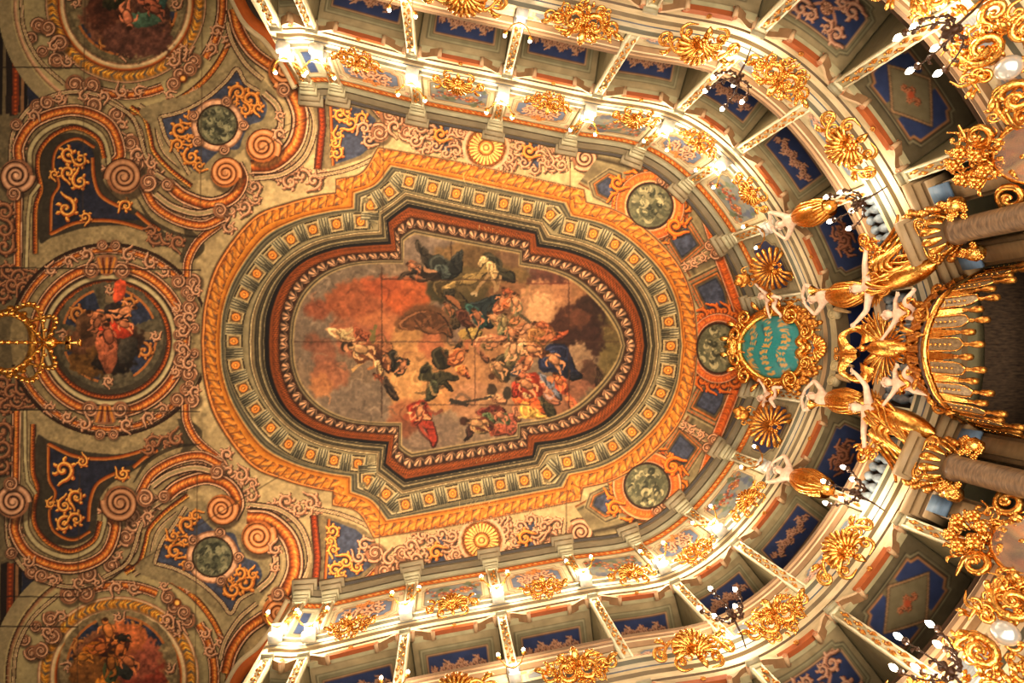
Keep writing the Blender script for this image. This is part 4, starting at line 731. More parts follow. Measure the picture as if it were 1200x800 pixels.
def parapet_canvas(seed=1,w=1.9,h=.82,kind=0):
    c=pcanvas(w,h,(214,198,160),seed)
    if kind==0:
        for x0,x1 in ((.18,w*.5-.02),(w*.5+.02,w-.18)):
            P=oct_path(x0,.14,x1,h-.14,.09)
            for d,cc in ((0,(170,140,100)),(.015,(226,206,166)),(.035,(130,100,74)),(.045,(128,142,158))): c.poly(inset(P,d),cc,tex=.14)
        for x in (.3,.55,w*.5,w-.55,w-.3): scrolls(c,x,h*.5,.13,seed+int(x*9),((140,92,70),(206,150,124),(236,196,170)),4)
    else:
        for x0,x1 in ((.1,w*.42),(w*.58,w-.1)):
            P=oct_path(x0,.12,x1,h-.12,.1)
            for d,cc in ((0,(150,116,84)),(.02,(226,206,166)),(.04,(130,100,74)),(.05,(118,122,128))): c.poly(inset(P,d),cc,tex=.2)
        for k in range(9): c.line(np.array([(.15,.18+k*.06),(w-.15,.18+k*.06)]),.006,(200,200,196),a=.2)
        scrolls(c,w*.5,h*.5,.16,seed,((140,92,70),(206,140,100),(236,190,150)),6)
        for x in (.08,w-.08): rosette(c,x,.12,.05,((150,84,44),(214,140,90),(240,180,130)),8)
    return c
def soffit_canvas(kind,seed=1,w=1.8,h=1.5):   # y=0 at the opening
    c=pcanvas(w,h,(162,142,104),seed); R=lambda x0,y0,x1,y1:[(x0,y0),(x1,y0),(x1,y1),(x0,y1)]
    dkb=(52,62,98)
    if kind==0:
        y0,y1=.34,.98; P=R(.28,y0,w-.28,y1)
        for d,cc in ((-.16,(92,84,60)),(-.145,(172,160,122)),(-.1,(84,76,56)),(-.09,(140,130,96)),(-.04,(70,60,44)),(-.03,(196,150,108)),(0,(96,60,40)),(.012,dkb)): c.poly(inset(P,d),cc,tex=.08)
        for dx in (-.32,0,.32): scrolls(c,w/2+dx,(y0+y1)/2-.02,.14,seed+int(dx*10),((90,50,36),(176,112,84),(214,160,124)),4)
    elif kind==1:
        y0,y1=.3,1.15; P=oct_path(.22,y0,w-.22,y1,.12)
        for d,cc in ((-.12,(60,52,38)),(-.105,(168,156,118)),(-.07,(80,72,52)),(-.05,(150,138,102)),(-.02,(70,50,36)),(-.01,(206,160,116)),(.02,(110,70,46)),(.03,dkb)): c.poly(inset(P,d),cc,tex=.08)
        for sx in (-1,1):
            for sy in (-1,1): c.line(spline([(w/2,.775),(w/2+sx*.15,.775+sy*.05),(w/2+sx*.3,.775+sy*.2)]),.04,(190,130,100)); rinceau(c,w/2+sx*.4,.72+sy*.24,.15,sx*sy,sx*sy,((90,50,36),(186,122,92),(220,166,130)),3); rinceau(c,w/2+sx*.18,.72+sy*.25,.1,2,sy,((90,50,36),(186,122,92),(220,166,130)),4)
        rosette(c,w/2,.72,.12,((90,50,30),(170,110,80),(214,160,124)),10)
    elif kind==2:
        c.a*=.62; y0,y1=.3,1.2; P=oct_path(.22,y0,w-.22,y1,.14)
        for d,cc in ((-.1,(40,34,26)),(-.085,(140,128,96)),(-.05,(60,50,38)),(-.02,(170,116,74)),(.02,dkb),): c.poly(inset(P,d),cc,tex=.14)
        c.poly([(w/2-.16,y0-.02),(w/2+.16,y0-.02),(w/2+.16,y1+.02),(w/2-.16,y1+.02)],(120,104,74))
        D=[(w/2-.62,.75),(w/2,.26),(w/2+.62,.75),(w/2,1.24)]
        for d,cc in ((0,(60,44,32)),(.02,(186,140,96)),(.06,(70,54,38)),(.08,(124,110,80))): c.poly(inset(D,d),cc)
        scrolls(c,w/2,.75,.12,3,((80,40,26),(150,80,50),(190,120,80)),4); c.ell(w/2,.75,.06,.06,(190,84,50))
    else:
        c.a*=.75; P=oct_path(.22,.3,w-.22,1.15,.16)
        for d,cc in ((-.1,(60,52,38)),(-.08,(150,136,100)),(-.03,(80,60,44)),(0,(190,140,100)),(.02,(50,60,94))): c.poly(inset(P,d),cc,tex=.1)
        scrolls(c,w/2,.7,.26,seed,((80,40,26),(150,88,60),(190,124,92)),5,.6)
    return c
def lay(c,G):
    """colours of canvas c for a (rows,cols) grid: rows follow canvas y, cols follow x"""
    a,b_=G; v=np.linspace(0,1,a)*(c.h-1)/c.res; u=np.linspace(0,1,b_)*(c.w-1)/c.res; U,V=np.meshgrid(u,v); return c.sample(U,V)
CV=dict(blue=[panel_blue(3),panel_blue(8)],flower=[panel_flower(4),panel_flower(9)],niche=panel_niche(2),narrow=panel_narrow(5),par=[parapet_canvas(2),parapet_canvas(6,kind=1)],sof=[soffit_canvas(k,k+3) for k in range(4)])
def wall_panel(name,c,s0,s1,sg,zt,zb,off,rows,cols,parent=None,m=None):
    ss=np.linspace(s0,s1,cols); p,_,_=plan(ss,sg,off); zz=np.linspace(zt,zb,rows); G=np.empty((rows,cols,3)); G[...,:2]=p[None]; G[...,2]=zz[:,None]
    b=MB(); b.grid(G,lay(c,(rows,cols))); p2,_,_=plan(ss,sg,off-.05)
    for z in (zt,zb):
        E=np.empty((2,cols,3)); E[0,:,:2]=p; E[1,:,:2]=p2; E[...,2]=z; b.grid(E,(120,96,66))
    return b.build(name,m or M_WALL,parent,False,True)
# ------------------------------------------------------------------ gilt ornament prototypes (x along the wall, y up, z out of the wall; metres)
def curl3(b,x,y,z,r,ang,dr=1,turns=1.3,w=.3,lift=.5,seg=6,n=22,tail=1.):
    t=np.linspace(0,1,n); a=ang+dr*t*turns*2*math.pi; rr=r*(1-.82*t**.8); X=x+rr*np.cos(a); Y=y+rr*np.sin(a); Z=z+r*lift*(t**1.2)
    k=np.linspace(1,.25,4)*tail; tx,ty=-dr*math.sin(ang),dr*math.cos(ang); X=np.concatenate([x+r*math.cos(ang)-tx*r*k*1.2,X]); Y=np.concatenate([y+r*math.sin(ang)-ty*r*k*1.2,Y]); Z=np.concatenate([np.full(4,z),Z])
    f=np.linspace(0,1,len(X)); b.tube(np.stack([X,Y,Z],1),r*w*(np.minimum(1,.25+3*f))*(1-.55*f),seg,.8)
    b.ball((x+.05*r,y,z+r*lift),r*.2,6)
def leaf3(b,x,y,z,L,ang,w=.2,bend=.8,lift=.4):
    t=np.linspace(0,1,9); a=ang+bend*t; X=x+np.cumsum(np.cos(a))*L/9; Y=y+np.cumsum(np.sin(a))*L/9; Z=z+L*lift*np.sin(t*2.4)
    r=L*w*np.sin(np.pi*np.clip(t*.95+.05,0,1))**.7+.002; b.tube(np.stack([X,Y,Z],1),r,6,.35)
def mass(b,w,h,n,seed,s=.16,dens=1.,z=.03):
    s*=.8; n=int(n*1.5)
    q=np.random.RandomState(seed)
    for k in range(n):
        u=(q.rand()*2-1); v=(q.rand()*2-1)
        if u*u+v*v>1: u*=.6; v*=.6
        r=s*(.55+.6*q.rand()); sg=1 if u>0 else -1
        if k%3==0: curl3(b,u*w,v*h,z+.05*q.rand(),r*.8,q.rand()*6.3,1 if q.rand()<.5 else -1,1.2,.3,.6)
        else: leaf3(b,u*w*.8,v*h*.8,z+.06*q.rand(),r*1.5,math.atan2(v*h,u*w)+q.randn()*.6,.17,q.randn()*.9,.5)
def flower3(b,x,y,z,r):
    for k in range(6): a=k*1.047; b.ball((x+r*.6*math.cos(a),y+r*.6*math.sin(a),z),r*.42,6)
    b.ball((x,y,z+r*.3),r*.35,6)
def shell3(b,x,y,z,r,a0=-.2,a1=math.pi+.2,n=13,dish=.35,ry=1.):
    for k in range(n):
        a=a0+(a1-a0)*k/(n-1); t=np.linspace(.08,1,9); X=x+r*t*np.cos(a); Y=y+r*ry*t*np.sin(a); Z=z+r*dish*np.sin(t*2.6)
        b.tube(np.stack([X,Y,Z],1),r*(.03+.11*t)*(n and 13/n),6,.8); b.ball((X[-1],Y[-1],Z[-1]),r*.11*13/n,6)
def make_leaf_cartouche(seed,w=.62,h=.3):
    t=empty('gilt_cartouche','-','gilt ornament'); b=MB()
    for sg in (-1,1):
        curl3(b,sg*.3*w,.0,.05,.17*w/.5,1.6,sg,1.5,.32,.6); curl3(b,sg*.72*w,.02,.04,.12,3*sg,-sg,1.4,.32,.6); curl3(b,sg*.5*w,-.12,.05,.1,0,sg,1.3,.32,.6); leaf3(b,sg*.7*w,.05,.03,.3,0 if sg>0 else math.pi,.16,sg*.5)
        leaf3(b,sg*.2*w,.12,.05,.22,1.57-sg*.6,.2,-sg*.6)
    mass(b,w,h,34,seed,.13); b.build('scrollwork',M_GOLD,t)
    b=MB(); 
    for k in range(7): a=k/6*math.pi; flower3(b,.13*math.cos(a),-.02+.13*math.sin(a),.12,.05)
    flower3(b,0,-.1,.14,.07); leaf3(b,0,.02,.12,.3,1.57,.22,.1); leaf3(b,0,-.12,.1,.22,-1.57,.2,.2); b.build('flower_spray',M_GOLD,t); return t
def make_shell_cartouche(seed,w=.62,h=.36):
    t=empty('gilt_shell_cartouche','-','gilt ornament'); b=MB(); shell3(b,0,-.06,.05,.36); b.build('shell',M_GOLD,t); b=MB()
    for sg in (-1,1):
        P=np.array([(sg*(.05+.55*f),-.12+.28*math.sin(f*3.0)-.05*f,.08+.06*math.sin(f*3)) for f in np.linspace(0,1,16)]); b.tube(P,.05*(1-.6*np.linspace(0,1,16)),6); curl3(b,sg*.58,-.03,.06,.13,1.6,-sg,1.5,.34,.5); curl3(b,sg*.3,-.2,.08,.12,-1.5,sg,1.4,.34,.5); leaf3(b,sg*.4,.1,.05,.26,1.57-sg*.9,.18,-sg*.8)
    mass(b,w*.7,h*.5,16,seed,.12,z=.06); b.build('scrollwork',M_GOLD,t)
    b=MB(); flower3(b,0,-.12,.2,.09); leaf3(b,0,-.15,.15,.26,-1.57,.25,.2); b.ball((0,.03,.2),.07,8); b.build('centre_flower',M_GOLD,t); return t
def make_grand_cartouche(seed,w=1.,h=.6):
    t=empty('gilt_cartouche','-','gilt ornament'); b=MB(); mass(b,w,h,70,seed,.2)
    for sg in (-1,1): curl3(b,sg*.45,.1,.1,.26,1.6,sg,1.5,.32,.5); curl3(b,sg*.8,-.2,.08,.2,3,-sg,1.4,.32,.5); curl3(b,sg*.35,-.35,.1,.18,0,sg,1.4,.32,.5)
    b.build('scrollwork',M_GOLD,t); b=MB(); b.lathe([(.001,.1),(.09,.09),(.15,.06),(.17,0),(.17,-.03)],20,(0,0,.14)); b.build('mirror_boss',mat('silvered_boss',(206,206,200),rough=.25,metal=.6,nscale=9),t)
    b=MB(); 
    for k in range(9): b=MB(); a=k/9*6.28; flower3(b,.36*math.cos(a),.34*math.sin(a),.16,.07); b.build('flower',M_GOLD,t); return t
def spherebulb(parent,loc,r=.045):
    b=MB(); b.lathe([(.001,-r),(r*.7,-r*.75),(r,0),(r*.8,r*.7),(r*.35,r*1.5),(.001,r*2)],10,loc); return b.build('bulb',M_BULB,parent)
def make_sconce():
    t=empty('candle_sconce','-','wall lamp'); b=MB()
    b.box((0,-.2,.1),(.13,.05,.1)); b.box((0,-.05,.1),(.1,.1,.08)); b.box((0,.08,.12),(.15,.03,.12)); b.build('bracket',mat('white_marble_paint',(232,222,204),rough=.4,col2=(170,176,176),nscale=9),t,False)
    b=MB()
    for sg in (-1,1):
        f=np.linspace(0,1,14); P=np.stack([sg*.3*f,-.1*np.sin(f*3.1)-.02+.2*f*f,.22+.16*np.sin(f*1.6)],1); b.tube(P,.014,6); b.lathe([(.01,0),(.05,.01),(.055,.025),(.02,.03),(.018,.1),(.001,.1)],10,P[-1],[(1,0,0),(0,0,1),(0,1,0)]); leaf3(b,sg*.1,0,.24,.13,0 if sg>0 else math.pi,.25,sg*.8)
    curl3(b,0,.0,.22,.05,0,1,1,.3); b.build('arms',M_BRASS,t)
    for sg in (-1,1): 
        b=MB(); b.lathe([(.001,0),(.03,.015),(.042,.05),(.03,.085),(.012,.115),(.001,.12)],10,(sg*.3,.28,.38),[(1,0,0),(0,0,1),(0,1,0)]); b.build('bulb',M_BULB,t)
    return t
def make_girandole(seed=2):
    t=empty('branched_chandelier','-','chandelier'); b=MB(); q=np.random.RandomState(seed); tips=[]
    b.tube([(0,-.22,.02),(0,-.2,.25),(0,-.05,.48),(0,.1,.52)],[.01,.015,.022,.016],8); b.lathe([(.001,-.1),(.06,-.06),(.03,0),(.07,.05),(.02,.12),(.001,.14)],10,(0,-.05,.52),[(1,0,0),(0,0,1),(0,1,0)])
    for k in range(5):
        a=k/5*2*math.pi+.5; R=.3+.2*q.rand(); f=np.linspace(0,1,16); x=R*f*math.cos(a); z=.52+R*.7*f*math.sin(a); y=-.05-.12*np.sin(f*3)+.28*f*f+.1*q.rand()*f
        P=np.stack([x,y,z],1); b.tube(P,.016*(1-.4*f),6); tips.append(P[-1]); 
        for m in (5,9,13): b.ball(P[m],.03,6); leaf3(b,*P[m],.09,a+1,.25,1.)
        b.lathe([(.01,0),(.05,.01),(.05,.025),(.015,.03),(.015,.09)],8,P[-1],[(1,0,0),(0,0,1),(0,1,0)])
    b.build('branches',M_DARK,t)
    for p in tips: b=MB(); b.lathe([(.001,.07),(.03,.09),(.042,.125),(.03,.16),(.012,.19),(.001,.2)],10,p,[(1,0,0),(0,0,1),(0,1,0)]); b.build('bulb',M_BULB,t)
    return t
def lamp(loc,e,r=.08):
    l=bpy.data.lights.new('lamp_glow','POINT'); l.energy=e; l.color=(1,.83,.6); l.shadow_soft_size=r; o=bpy.data.objects.new('lamp_glow',l); o.location=loc; COL.objects.link(o); return o
# ------------------------------------------------------------------ bays
SIDE={1:'lower',-1:'upper'}
ORD=['narrow first bay','second bay','third bay','fourth bay','fifth bay','sixth bay','seventh bay','eighth bay']
def where(k,sg): return '%s from stage, %s side'%(ORD[k],SIDE[sg])
PROTO={}
def place(kind,make,mtx,label,group,scale=1.):
    m=mtx@Matrix.Scale(scale,4)
    if kind not in PROTO: o=make(); o.matrix_world=m; PROTO[kind]=o; tag(o,label,None,group); return o
    return dup(PROTO[kind],m,None,label,group)
bb=MB()
def boxes(sg):
    """the rooms behind the openings: back wall, party walls"""
    for z0 in (Z1-.7,Z2-.7):
        sweep(bb,[(-2.3,z0+.1,(120,84,60)),(-2.3,z0-1.35,(104,70,50))],-.2,9,sg,.1); sweep(bb,[(-.1,z0-1.3,(90,66,48)),(-2.3,z0-1.3,(90,66,48))],-.2,9,sg,.1); sweep(bb,[(-.05,z0+.14,(150,138,100)),(-2.4,z0+.14,(120,110,84))],-.2,9,sg,.1)
        for k in range(9):
            for e in (-.035,.035):
                a,_,_=plan(k+e,sg,-.04); c,_,_=plan(k+e,sg,-2.3); bb.add([(*a,z0+.1),(*c,z0+.1),(*c,z0-1.4),(*a,z0-1.4)],[(0,1,2,3)],(150,136,100))
boxes(1); boxes(-1); struct(bb.build('wall_boxes',M_WALL,None,False,True))
def lintel(sg,k,z,lvl):
    t=empty('box_lintel','carved lintel with orange strip, %s tier, %s'%(lvl,where(k,sg)),'lintel',group='lintels of the %s boxes'%lvl)
    a,e=k+.07,k+.93; b=MB()
    L=1.9; n=40; ss=np.linspace(a+.2,e-.2,n)
    sweeps(b,prof((.05,z-.64,.05,z-.74,(172,92,46)),(.05,z-.74,-.03,z-.75,(150,76,36)),(.05,z-.64,-.02,z-.64,(110,60,26))),a+.2,e-.2,sg); b.build('orange_strip',M_WALL,t,True,True)
    b=MB()
    sweeps(b,prof((0,z-.6,0,z-.73,WC),(0,z-.73,-.12,z-.73,(170,158,120)),(-.12,z-.73,-.12,z-.64,WD)),a,e,sg); b.build('lintel_beam',M_WALL,t,True,True)
    for s_,d in ((a+.1,1),(e-.1,-1)):
        b=MB(); m=np.array(frame_at(s_,sg,z-.74,.03)); dd=1 if (np.array(frame_at(s_+.05,sg,0,0))[:2,3]-np.array(frame_at(s_,sg,0,0))[:2,3])@m[:2,0]*d>0 else -1
        f=np.linspace(0,1,22); x=dd*(-.17+.38*f); y=.085*np.cos(f*math.pi)
        G=[]; 
        for zz in (-.1,.07): G.append(np.stack([x,y,np.full(22,zz)],1))
        b.grid(np.array(G),(140,104,70)); b.grid(np.array([np.stack([x,y,np.full(22,.07)],1),np.stack([x,y+.05,np.full(22,.07)],1)]),(206,176,136)); 
        for cx,cy,r in ((dd*-.2,.05,.06),(dd*.22,-.07,.05)):
            for zz in (-.1,.08):
                aa=np.linspace(0,11,36); rr=r*(1-aa/12.5); b.tube(np.stack([cx+rr*np.cos(aa),cy+rr*np.sin(aa),np.full(36,zz+.0)],1),r*.16,5,col=(186,120,80))
            b.lathe([(.001,.08),(r*.85,.08),(r*.85,-.1),(.001,-.1)],14,(cx,cy,0),col=(188,152,112))
        b.build('scroll_console',M_WALL,t,True,True,m)
    b=MB(); m=np.array(frame_at(k+.5,sg,z-.7,.09)); flower3(b,0,0,0,.05); b.build('rosette',M_GOLDD,t,True,False,m)
def soffit(sg,k,z,kind,lvl):
    n,mm=90,66; a,e=k+.05,k+.95; ss=np.linspace(a,e,n); G=np.empty((mm,n,3)); dep=np.linspace(-.13,-1.7,mm)
    for i,d in enumerate(dep): G[i,:,:2]=plan(ss,sg,d)[0]
    G[...,2]=z-.65; b=MB(); b.grid(G,lay(CV['sof'][kind],(mm,n)))
    o=b.build('coffered_soffit',M_WALL,None,False,True); tag(o,'%s, %s, %s tier'%(['blue coffer with pink scrollwork','blue coffer with four-armed scroll','blue coffer with a central diamond','blue coffer with brown scrolls'][kind],where(k,sg),lvl),'box ceiling','painted coffers of the %s boxes'%lvl)
def parapet(sg,k,z,lvl,kind,balus=False):
    zr=z-2.25
    t=empty('box_parapet','%s, %s tier, %s'%('marble balustrade' if balus else 'cream parapet with painted panels',lvl,where(k,sg)),'parapet',group='parapets of the %s boxes'%lvl)
    a,e=k+.055,k+.945; b=MB(); sweeps(b,prof((-.22,zr-.08,-.22,zr,(180,150,110)),(-.22,zr,.1,zr+.02,(206,176,136)),(.1,zr+.02,.15,zr-.03,(226,196,156)),(.15,zr-.03,.12,zr-.06,(120,92,64)),(.12,zr-.06,.13,zr-.13,(208,168,128)),(.13,zr-.13,.1,zr-.15,(130,98,66)),(.1,zr-.15,.09,zr-.18,(222,194,154)),(.09,zr-.18,.02,zr-.22,(150,116,80)),(.02,zr-.22,-.02,zr-.22,(130,100,70)),(-.22,zr-.08,-.02,zr-.1,(150,120,90))),a,e,sg); b.build('handrail',M_WALL,t,True,True)
    if not balus: wall_panel('painted_panel',CV['par'][kind],a,e,sg,zr-.21,z-2.96,.0,44,110,t)
    else:
        for q in range(9):
            b=MB(); p,_,_=plan(a+.06+(e-a-.12)*q/8,sg,-.04); b.lathe([(.001,-.2),(.09,-.2),(.09,-.24),(.05,-.27),(.045,-.32),(.08,-.4),(.105,-.48),(.09,-.56),(.05,-.64),(.045,-.7),(.06,-.72),(.05,-.76),(.09,-.8),(.09,-.86),(.001,-.86)],12,(*p,zr)); b.build('baluster',M_MARB,t)
        b=MB(); sweeps(b,prof((-.2,zr-.84,.08,zr-.84,(190,160,120)),(.08,zr-.84,.08,zr-.95,(206,180,140))),a,e,sg); b.build('plinth',M_WALL,t,True,True)
def pilaster(sg,k,ztop,zbot,lvl,wd=.14,dp=.1,orn=True):
    t=empty('pilaster','fluted pilaster with gilt drop, %s tier, number %s from stage, %s side'%(lvl,['one','two','three','four','five','six','seven','eight','nine'][k],SIDE[sg]),'pilaster',group='pilasters of the %s tier'%lvl)
    m=np.array(frame_at(k,sg,0,0)); b=MB(); b.box((0,(ztop+zbot)/2,dp/2),(wd,(ztop-zbot)/2,dp/2),col=(206,192,154))
    for sx in (-1,1): b.box((sx*wd*.82,(ztop+zbot)/2,dp+.012),(wd*.16,(ztop-zbot)/2-.02,.014),col=(232,220,184))
    b.build('shaft',M_WALL,t,False,True,m)
    b=MB(); h=ztop-zbot
    b.box((0,ztop-.06,dp/2+.02),(wd*1.25,.03,dp/2+.05),col=(150,140,110)); b.box((0,ztop-.14,dp/2),(wd*1.1,.03,dp/2+.03),col=(206,196,160)); b.build('capital',M_WALL,t,False,True,m)
    if orn:
        b=MB(); q=np.random.RandomState(k)
        n=max(4,int(h/.16))
        for i in range(n):
            y=ztop-.28-(h-.4)*i/n; leaf3(b,0,y,dp+.01,.17,-1.57+.5*(-1)**i,.2,.5*(-1)**(i+1),.25); b.ball((.03*(-1)**i,y,dp+.03),.022,6)
        b.build('gilt_drop',M_GOLDD,t,True,False,m)
for sg in (-1,1):
    # attic storey
    for k in range(8):
        a,e=k+.09,k+.91
        if k==0: c='narrow'; cv=CV['narrow']; lab='tall narrow blue panel between paired pilasters'
        elif k==7: cv=CV['niche']; lab='dark blue panel behind the gold fan shell'
        elif k%2: cv=CV['blue'][k//2%2]; lab='blue octagonal panel with pink scrollwork'
        else: cv=CV['flower'][k//2%2]; lab='painted landscape panel with a hanging garland of flowers'
        o=wall_panel('attic_panel',cv,a,e,sg,13.22,11.95,.03,64,100 if k else 30); tag(o,lab+', '+where(k,sg),'painted panel','painted panels of the attic')
    for k in range(9):
        pilaster(sg,k,13.5,11.76,'attic',.13,.1)
        b=MB(); m=np.array(frame_at(k,sg,0,0))
        for z,h,w_,d in ((13.93,.07,.3,.42),(13.8,.06,.24,.34),(13.66,.07,.2,.26),(13.54,.05,.17,.2)): b.box((0,z,d/2),(w_,h,d/2),col=(140,124,96) if w_>.22 else (164,154,122))
        o=b.build('cornice_block',M_WALL,None,False,True,m); tag(o,'stepped grey cornice block above attic pilaster %s from the stage, %s side'%(['one','two','three','four','five','six','seven','eight','nine'][k],SIDE[sg]),'cornice block','cornice blocks against the ceiling')
        if k<8:
            place('sconce',make_sconce,frame_at(k,sg,11.75,.16),'double candle sconce at attic pilaster %s from the stage, %s side'%(['one','two','three','four','five','six','seven','eight','nine'][k],SIDE[sg]),'sconces on the upper ledge')
            if k<7:
                m=frame_at(k,sg,11.62,.62); lamp(m.translation,BULB_W*3.2)
    for lvl,z in (('upper',Z1),('middle',Z2)):
        for k in range(8):
            wide=(lvl=='upper' and k==7)
            if lvl=='middle' and k==7: continue
            lintel(sg,k,z,lvl)
            kd=(0 if lvl=='upper' else 1) if k<6 else (0 if lvl=='upper' else 2)
            if k==7: kd=3
            soffit(sg,k,z,kd,lvl)
            parapet(sg,k,z,lvl,k%2 if lvl=='upper' else 1,balus=(k==7))
        for k in range(9):
            if lvl=='middle' and k==8: continue
            pilaster(sg,k,z-.62,z-2.96,lvl,.095,.12)
    # gilt cartouches: leaf and shell kinds alternate
    for k in range(1,7):
        kind=('leaf','shell')[(k+1)%2]; mk=make_leaf_cartouche if kind=='leaf' else make_shell_cartouche
        place(kind,(lambda mk=mk:mk(4)),frame_at(k+.5,sg,11.33,.34,.5),'gold %s cartouche on the upper ledge, %s'%(kind,where(k,sg)),'gilt cartouches on the upper ledge',.8)
        place(kind,None,frame_at(k+.5,sg,8.42,.34,.5),'gold %s cartouche on the upper parapet, %s'%(kind,where(k,sg)),'gilt cartouches on the upper parapets',1.)
    for k in (5,6): place('grand',lambda:make_grand_cartouche(5),frame_at(k+.5,sg,5.75,.34,.45),'large gold cartouche with silvered boss, middle parapet, %s'%where(k,sg),'large cartouches on the middle parapets',.85)
    # chandeliers
    for k in (2,3): place('sconce',None,frame_at(k,sg,8.95,.14),'double candle sconce on the middle ledge at pilaster %s, %s side'%(['','','three','four','five','','seven'][k],SIDE[sg]),'sconces on the middle ledge',.75); lamp(frame_at(k,sg,9.05,.5).translation,BULB_W)
    for k,z in ((5,8.45),(7,8.45),(6,5.7)):
        place('girandole',make_girandole,frame_at(k,sg,z,.3),'dark branching chandelier with bare bulbs at pilaster %s, %s side, %s'%(['','','','','','six','seven','eight'][k],SIDE[sg],'middle ledge' if z>7 else 'lower ledge'),'branched chandeliers')
        m=frame_at(k,sg,z+.2,.6); lamp(m.translation,BULB_W*1.6)
# ------------------------------------------------------------------ figures
def body(name,joints,edges,m,parent=None,sub=2):
    """one continuous skinned body: joints = {name:(x,y,z,r)}"""
    me=bpy.data.meshes.new(name); keys=list(joints); me.from_pydata([joints[k][:3] for k in keys],[(keys.index(a),keys.index(b)) for a,b in edges],[]); o=bpy.data.objects.new(name,me); COL.objects.link(o)
    sk=o.modifiers.new('skin','SKIN'); 
    if not me.skin_vertices: me.skin_vertices.new()
    for i,k in enumerate(keys): 
        v=me.skin_vertices[0].data[i]; r=joints[k][3]; v.radius=(r,r if len(joints[k])<5 else joints[k][4]); v.use_root=(i==0)
    sk.use_smooth_shade=True; s=o.modifiers.new('sub','SUBSURF'); s.levels=1; s.render_levels=sub; me.materials.append(m)
    if parent is not None: o.parent=parent
    return o
def hand_edges(J,E,wr,side,d=(0,1,0),up=(0,0,1)):
    w_=np.array(J[wr][:3]); d=np.array(d,float); d/=np.linalg.norm(d); up=np.array(up,float); sdw=np.cross(d,up); sdw/=np.linalg.norm(sdw)
    pm=w_+d*.07; J[side+'palm']=(*pm,.036,.02); E.append((wr,side+'palm'))
    for i,L in enumerate((.062,.074,.078,.066)):
        a=pm+sdw*(i-1.5)*.02+d*.04; b_=a+d*L*.5-up*.012; c=b_+d*L*.35-up*.022
        for nme,p,r in (('a',a,.0105),('b',b_,.0095),('c',c,.008)): J[side+'f%d%s'%(i,nme)]=(*p,r)
        E+= [(side+'palm',side+'f%da'%i),(side+'f%da'%i,side+'f%db'%i),(side+'f%db'%i,side+'f%dc'%i)]
    a=pm-d*.01-sdw*.045; b_=a-sdw*.02+d*.04; J[side+'t1']=(*a,.012); J[side+'t2']=(*b_,.009); E+=[(side+'palm',side+'t1'),(side+'t1',side+'t2')]
def face(t,c,r,hair,ax=1.,m=None):
    """nose, ears and hair on a head whose face looks along +z, crown along +y"""
    b=MB(); x,y,z=c; b.tube([(x,y+.25*r,z+.85*r),(x,y-.1*r,z+1.15*r),(x,y-.2*r,z+.95*r)],[.06*r+.003,.14*r,.12*r],6)
    b.tube([(x-.3*r,y-.5*r,z+.86*r),(x,y-.47*r,z+.98*r),(x+.3*r,y-.5*r,z+.86*r)],.06*r,5)
    for sx in (-1,1): b.ball((x+sx*.38*r,y+.15*r,z+.82*r),.14*r,6,(1,.6,.5)); b.ball((x+sx*.95*r,y-.02*r,z),.2*r,6,(.5,1.3,.8)); b.tube([(x+sx*.2*r,y+.3*r,z+.9*r),(x+sx*.6*r,y+.28*r,z+.75*r)],.05*r,5)
    b.build('face',m or M_WHITE,t); b=MB(); q=np.random.RandomState(3)
    for k in range(26):
        a=q.rand()*6.28; e=q.rand()*1.5; p=(x+r*1.0*math.cos(a)*math.sin(e),y+r*.35+r*.85*math.cos(e),z-.15*r+r*.95*math.sin(a)*math.sin(e)); b.ball(p,r*.26,6)
    b.build('hair',hair,t)
def make_caryatid():
    t=empty('caryatid','-','statue'); J={'pelvis':(0,.0,.02,.13,.1),'waist':(0,.16,.02,.105,.08),'chest':(0,.36,.04,.135,.1),'neck':(0,.5,.04,.05),'head':(0,.6,.06,.085),'top':(0,.7,.06,.07)}; E=[('pelvis','waist'),('waist','chest'),('chest','neck'),('neck','head'),('head','top')]
    for sx,n in ((-1,'l'),(1,'r')):
        J.update({n+'sh':(sx*.17,.44,.04,.06),n+'el':(sx*.34,.66,.1,.045),n+'wr':(sx*.12,.84,.1,.03)}); E+=[('chest',n+'sh'),(n+'sh',n+'el'),(n+'el',n+'wr')]; hand_edges(J,E,n+'wr',n,(-sx,.15,0))
    body('body',J,E,M_WHITE,t); face(t,(0,.62,.07),.09,M_WHITE)
    b=MB(); n=16
    for k in range(n):
        a=k/n*2*math.pi; f=np.linspace(0,1,12); r=.12+.16*np.sin(f*2.6)*(1-.3*f)-.04*f; w_=.045*(1+.3*np.sin(f*5+k)); b.tube(np.stack([r*np.cos(a+.25*np.sin(f*3)),.12-.85*f,.02+r*.75*np.sin(a+.25*np.sin(f*3))],1),w_,6)
    b.lathe([(.12,.16),(.17,.02),(.23,-.2),(.22,-.45),(.15,-.7),(.09,-.84),(.001,-.84)],16,(0,0,.02),[(1,0,0),(0,0,1),(0,1,0)]); b.build('gilt_skirt',M_GOLD,t); return t
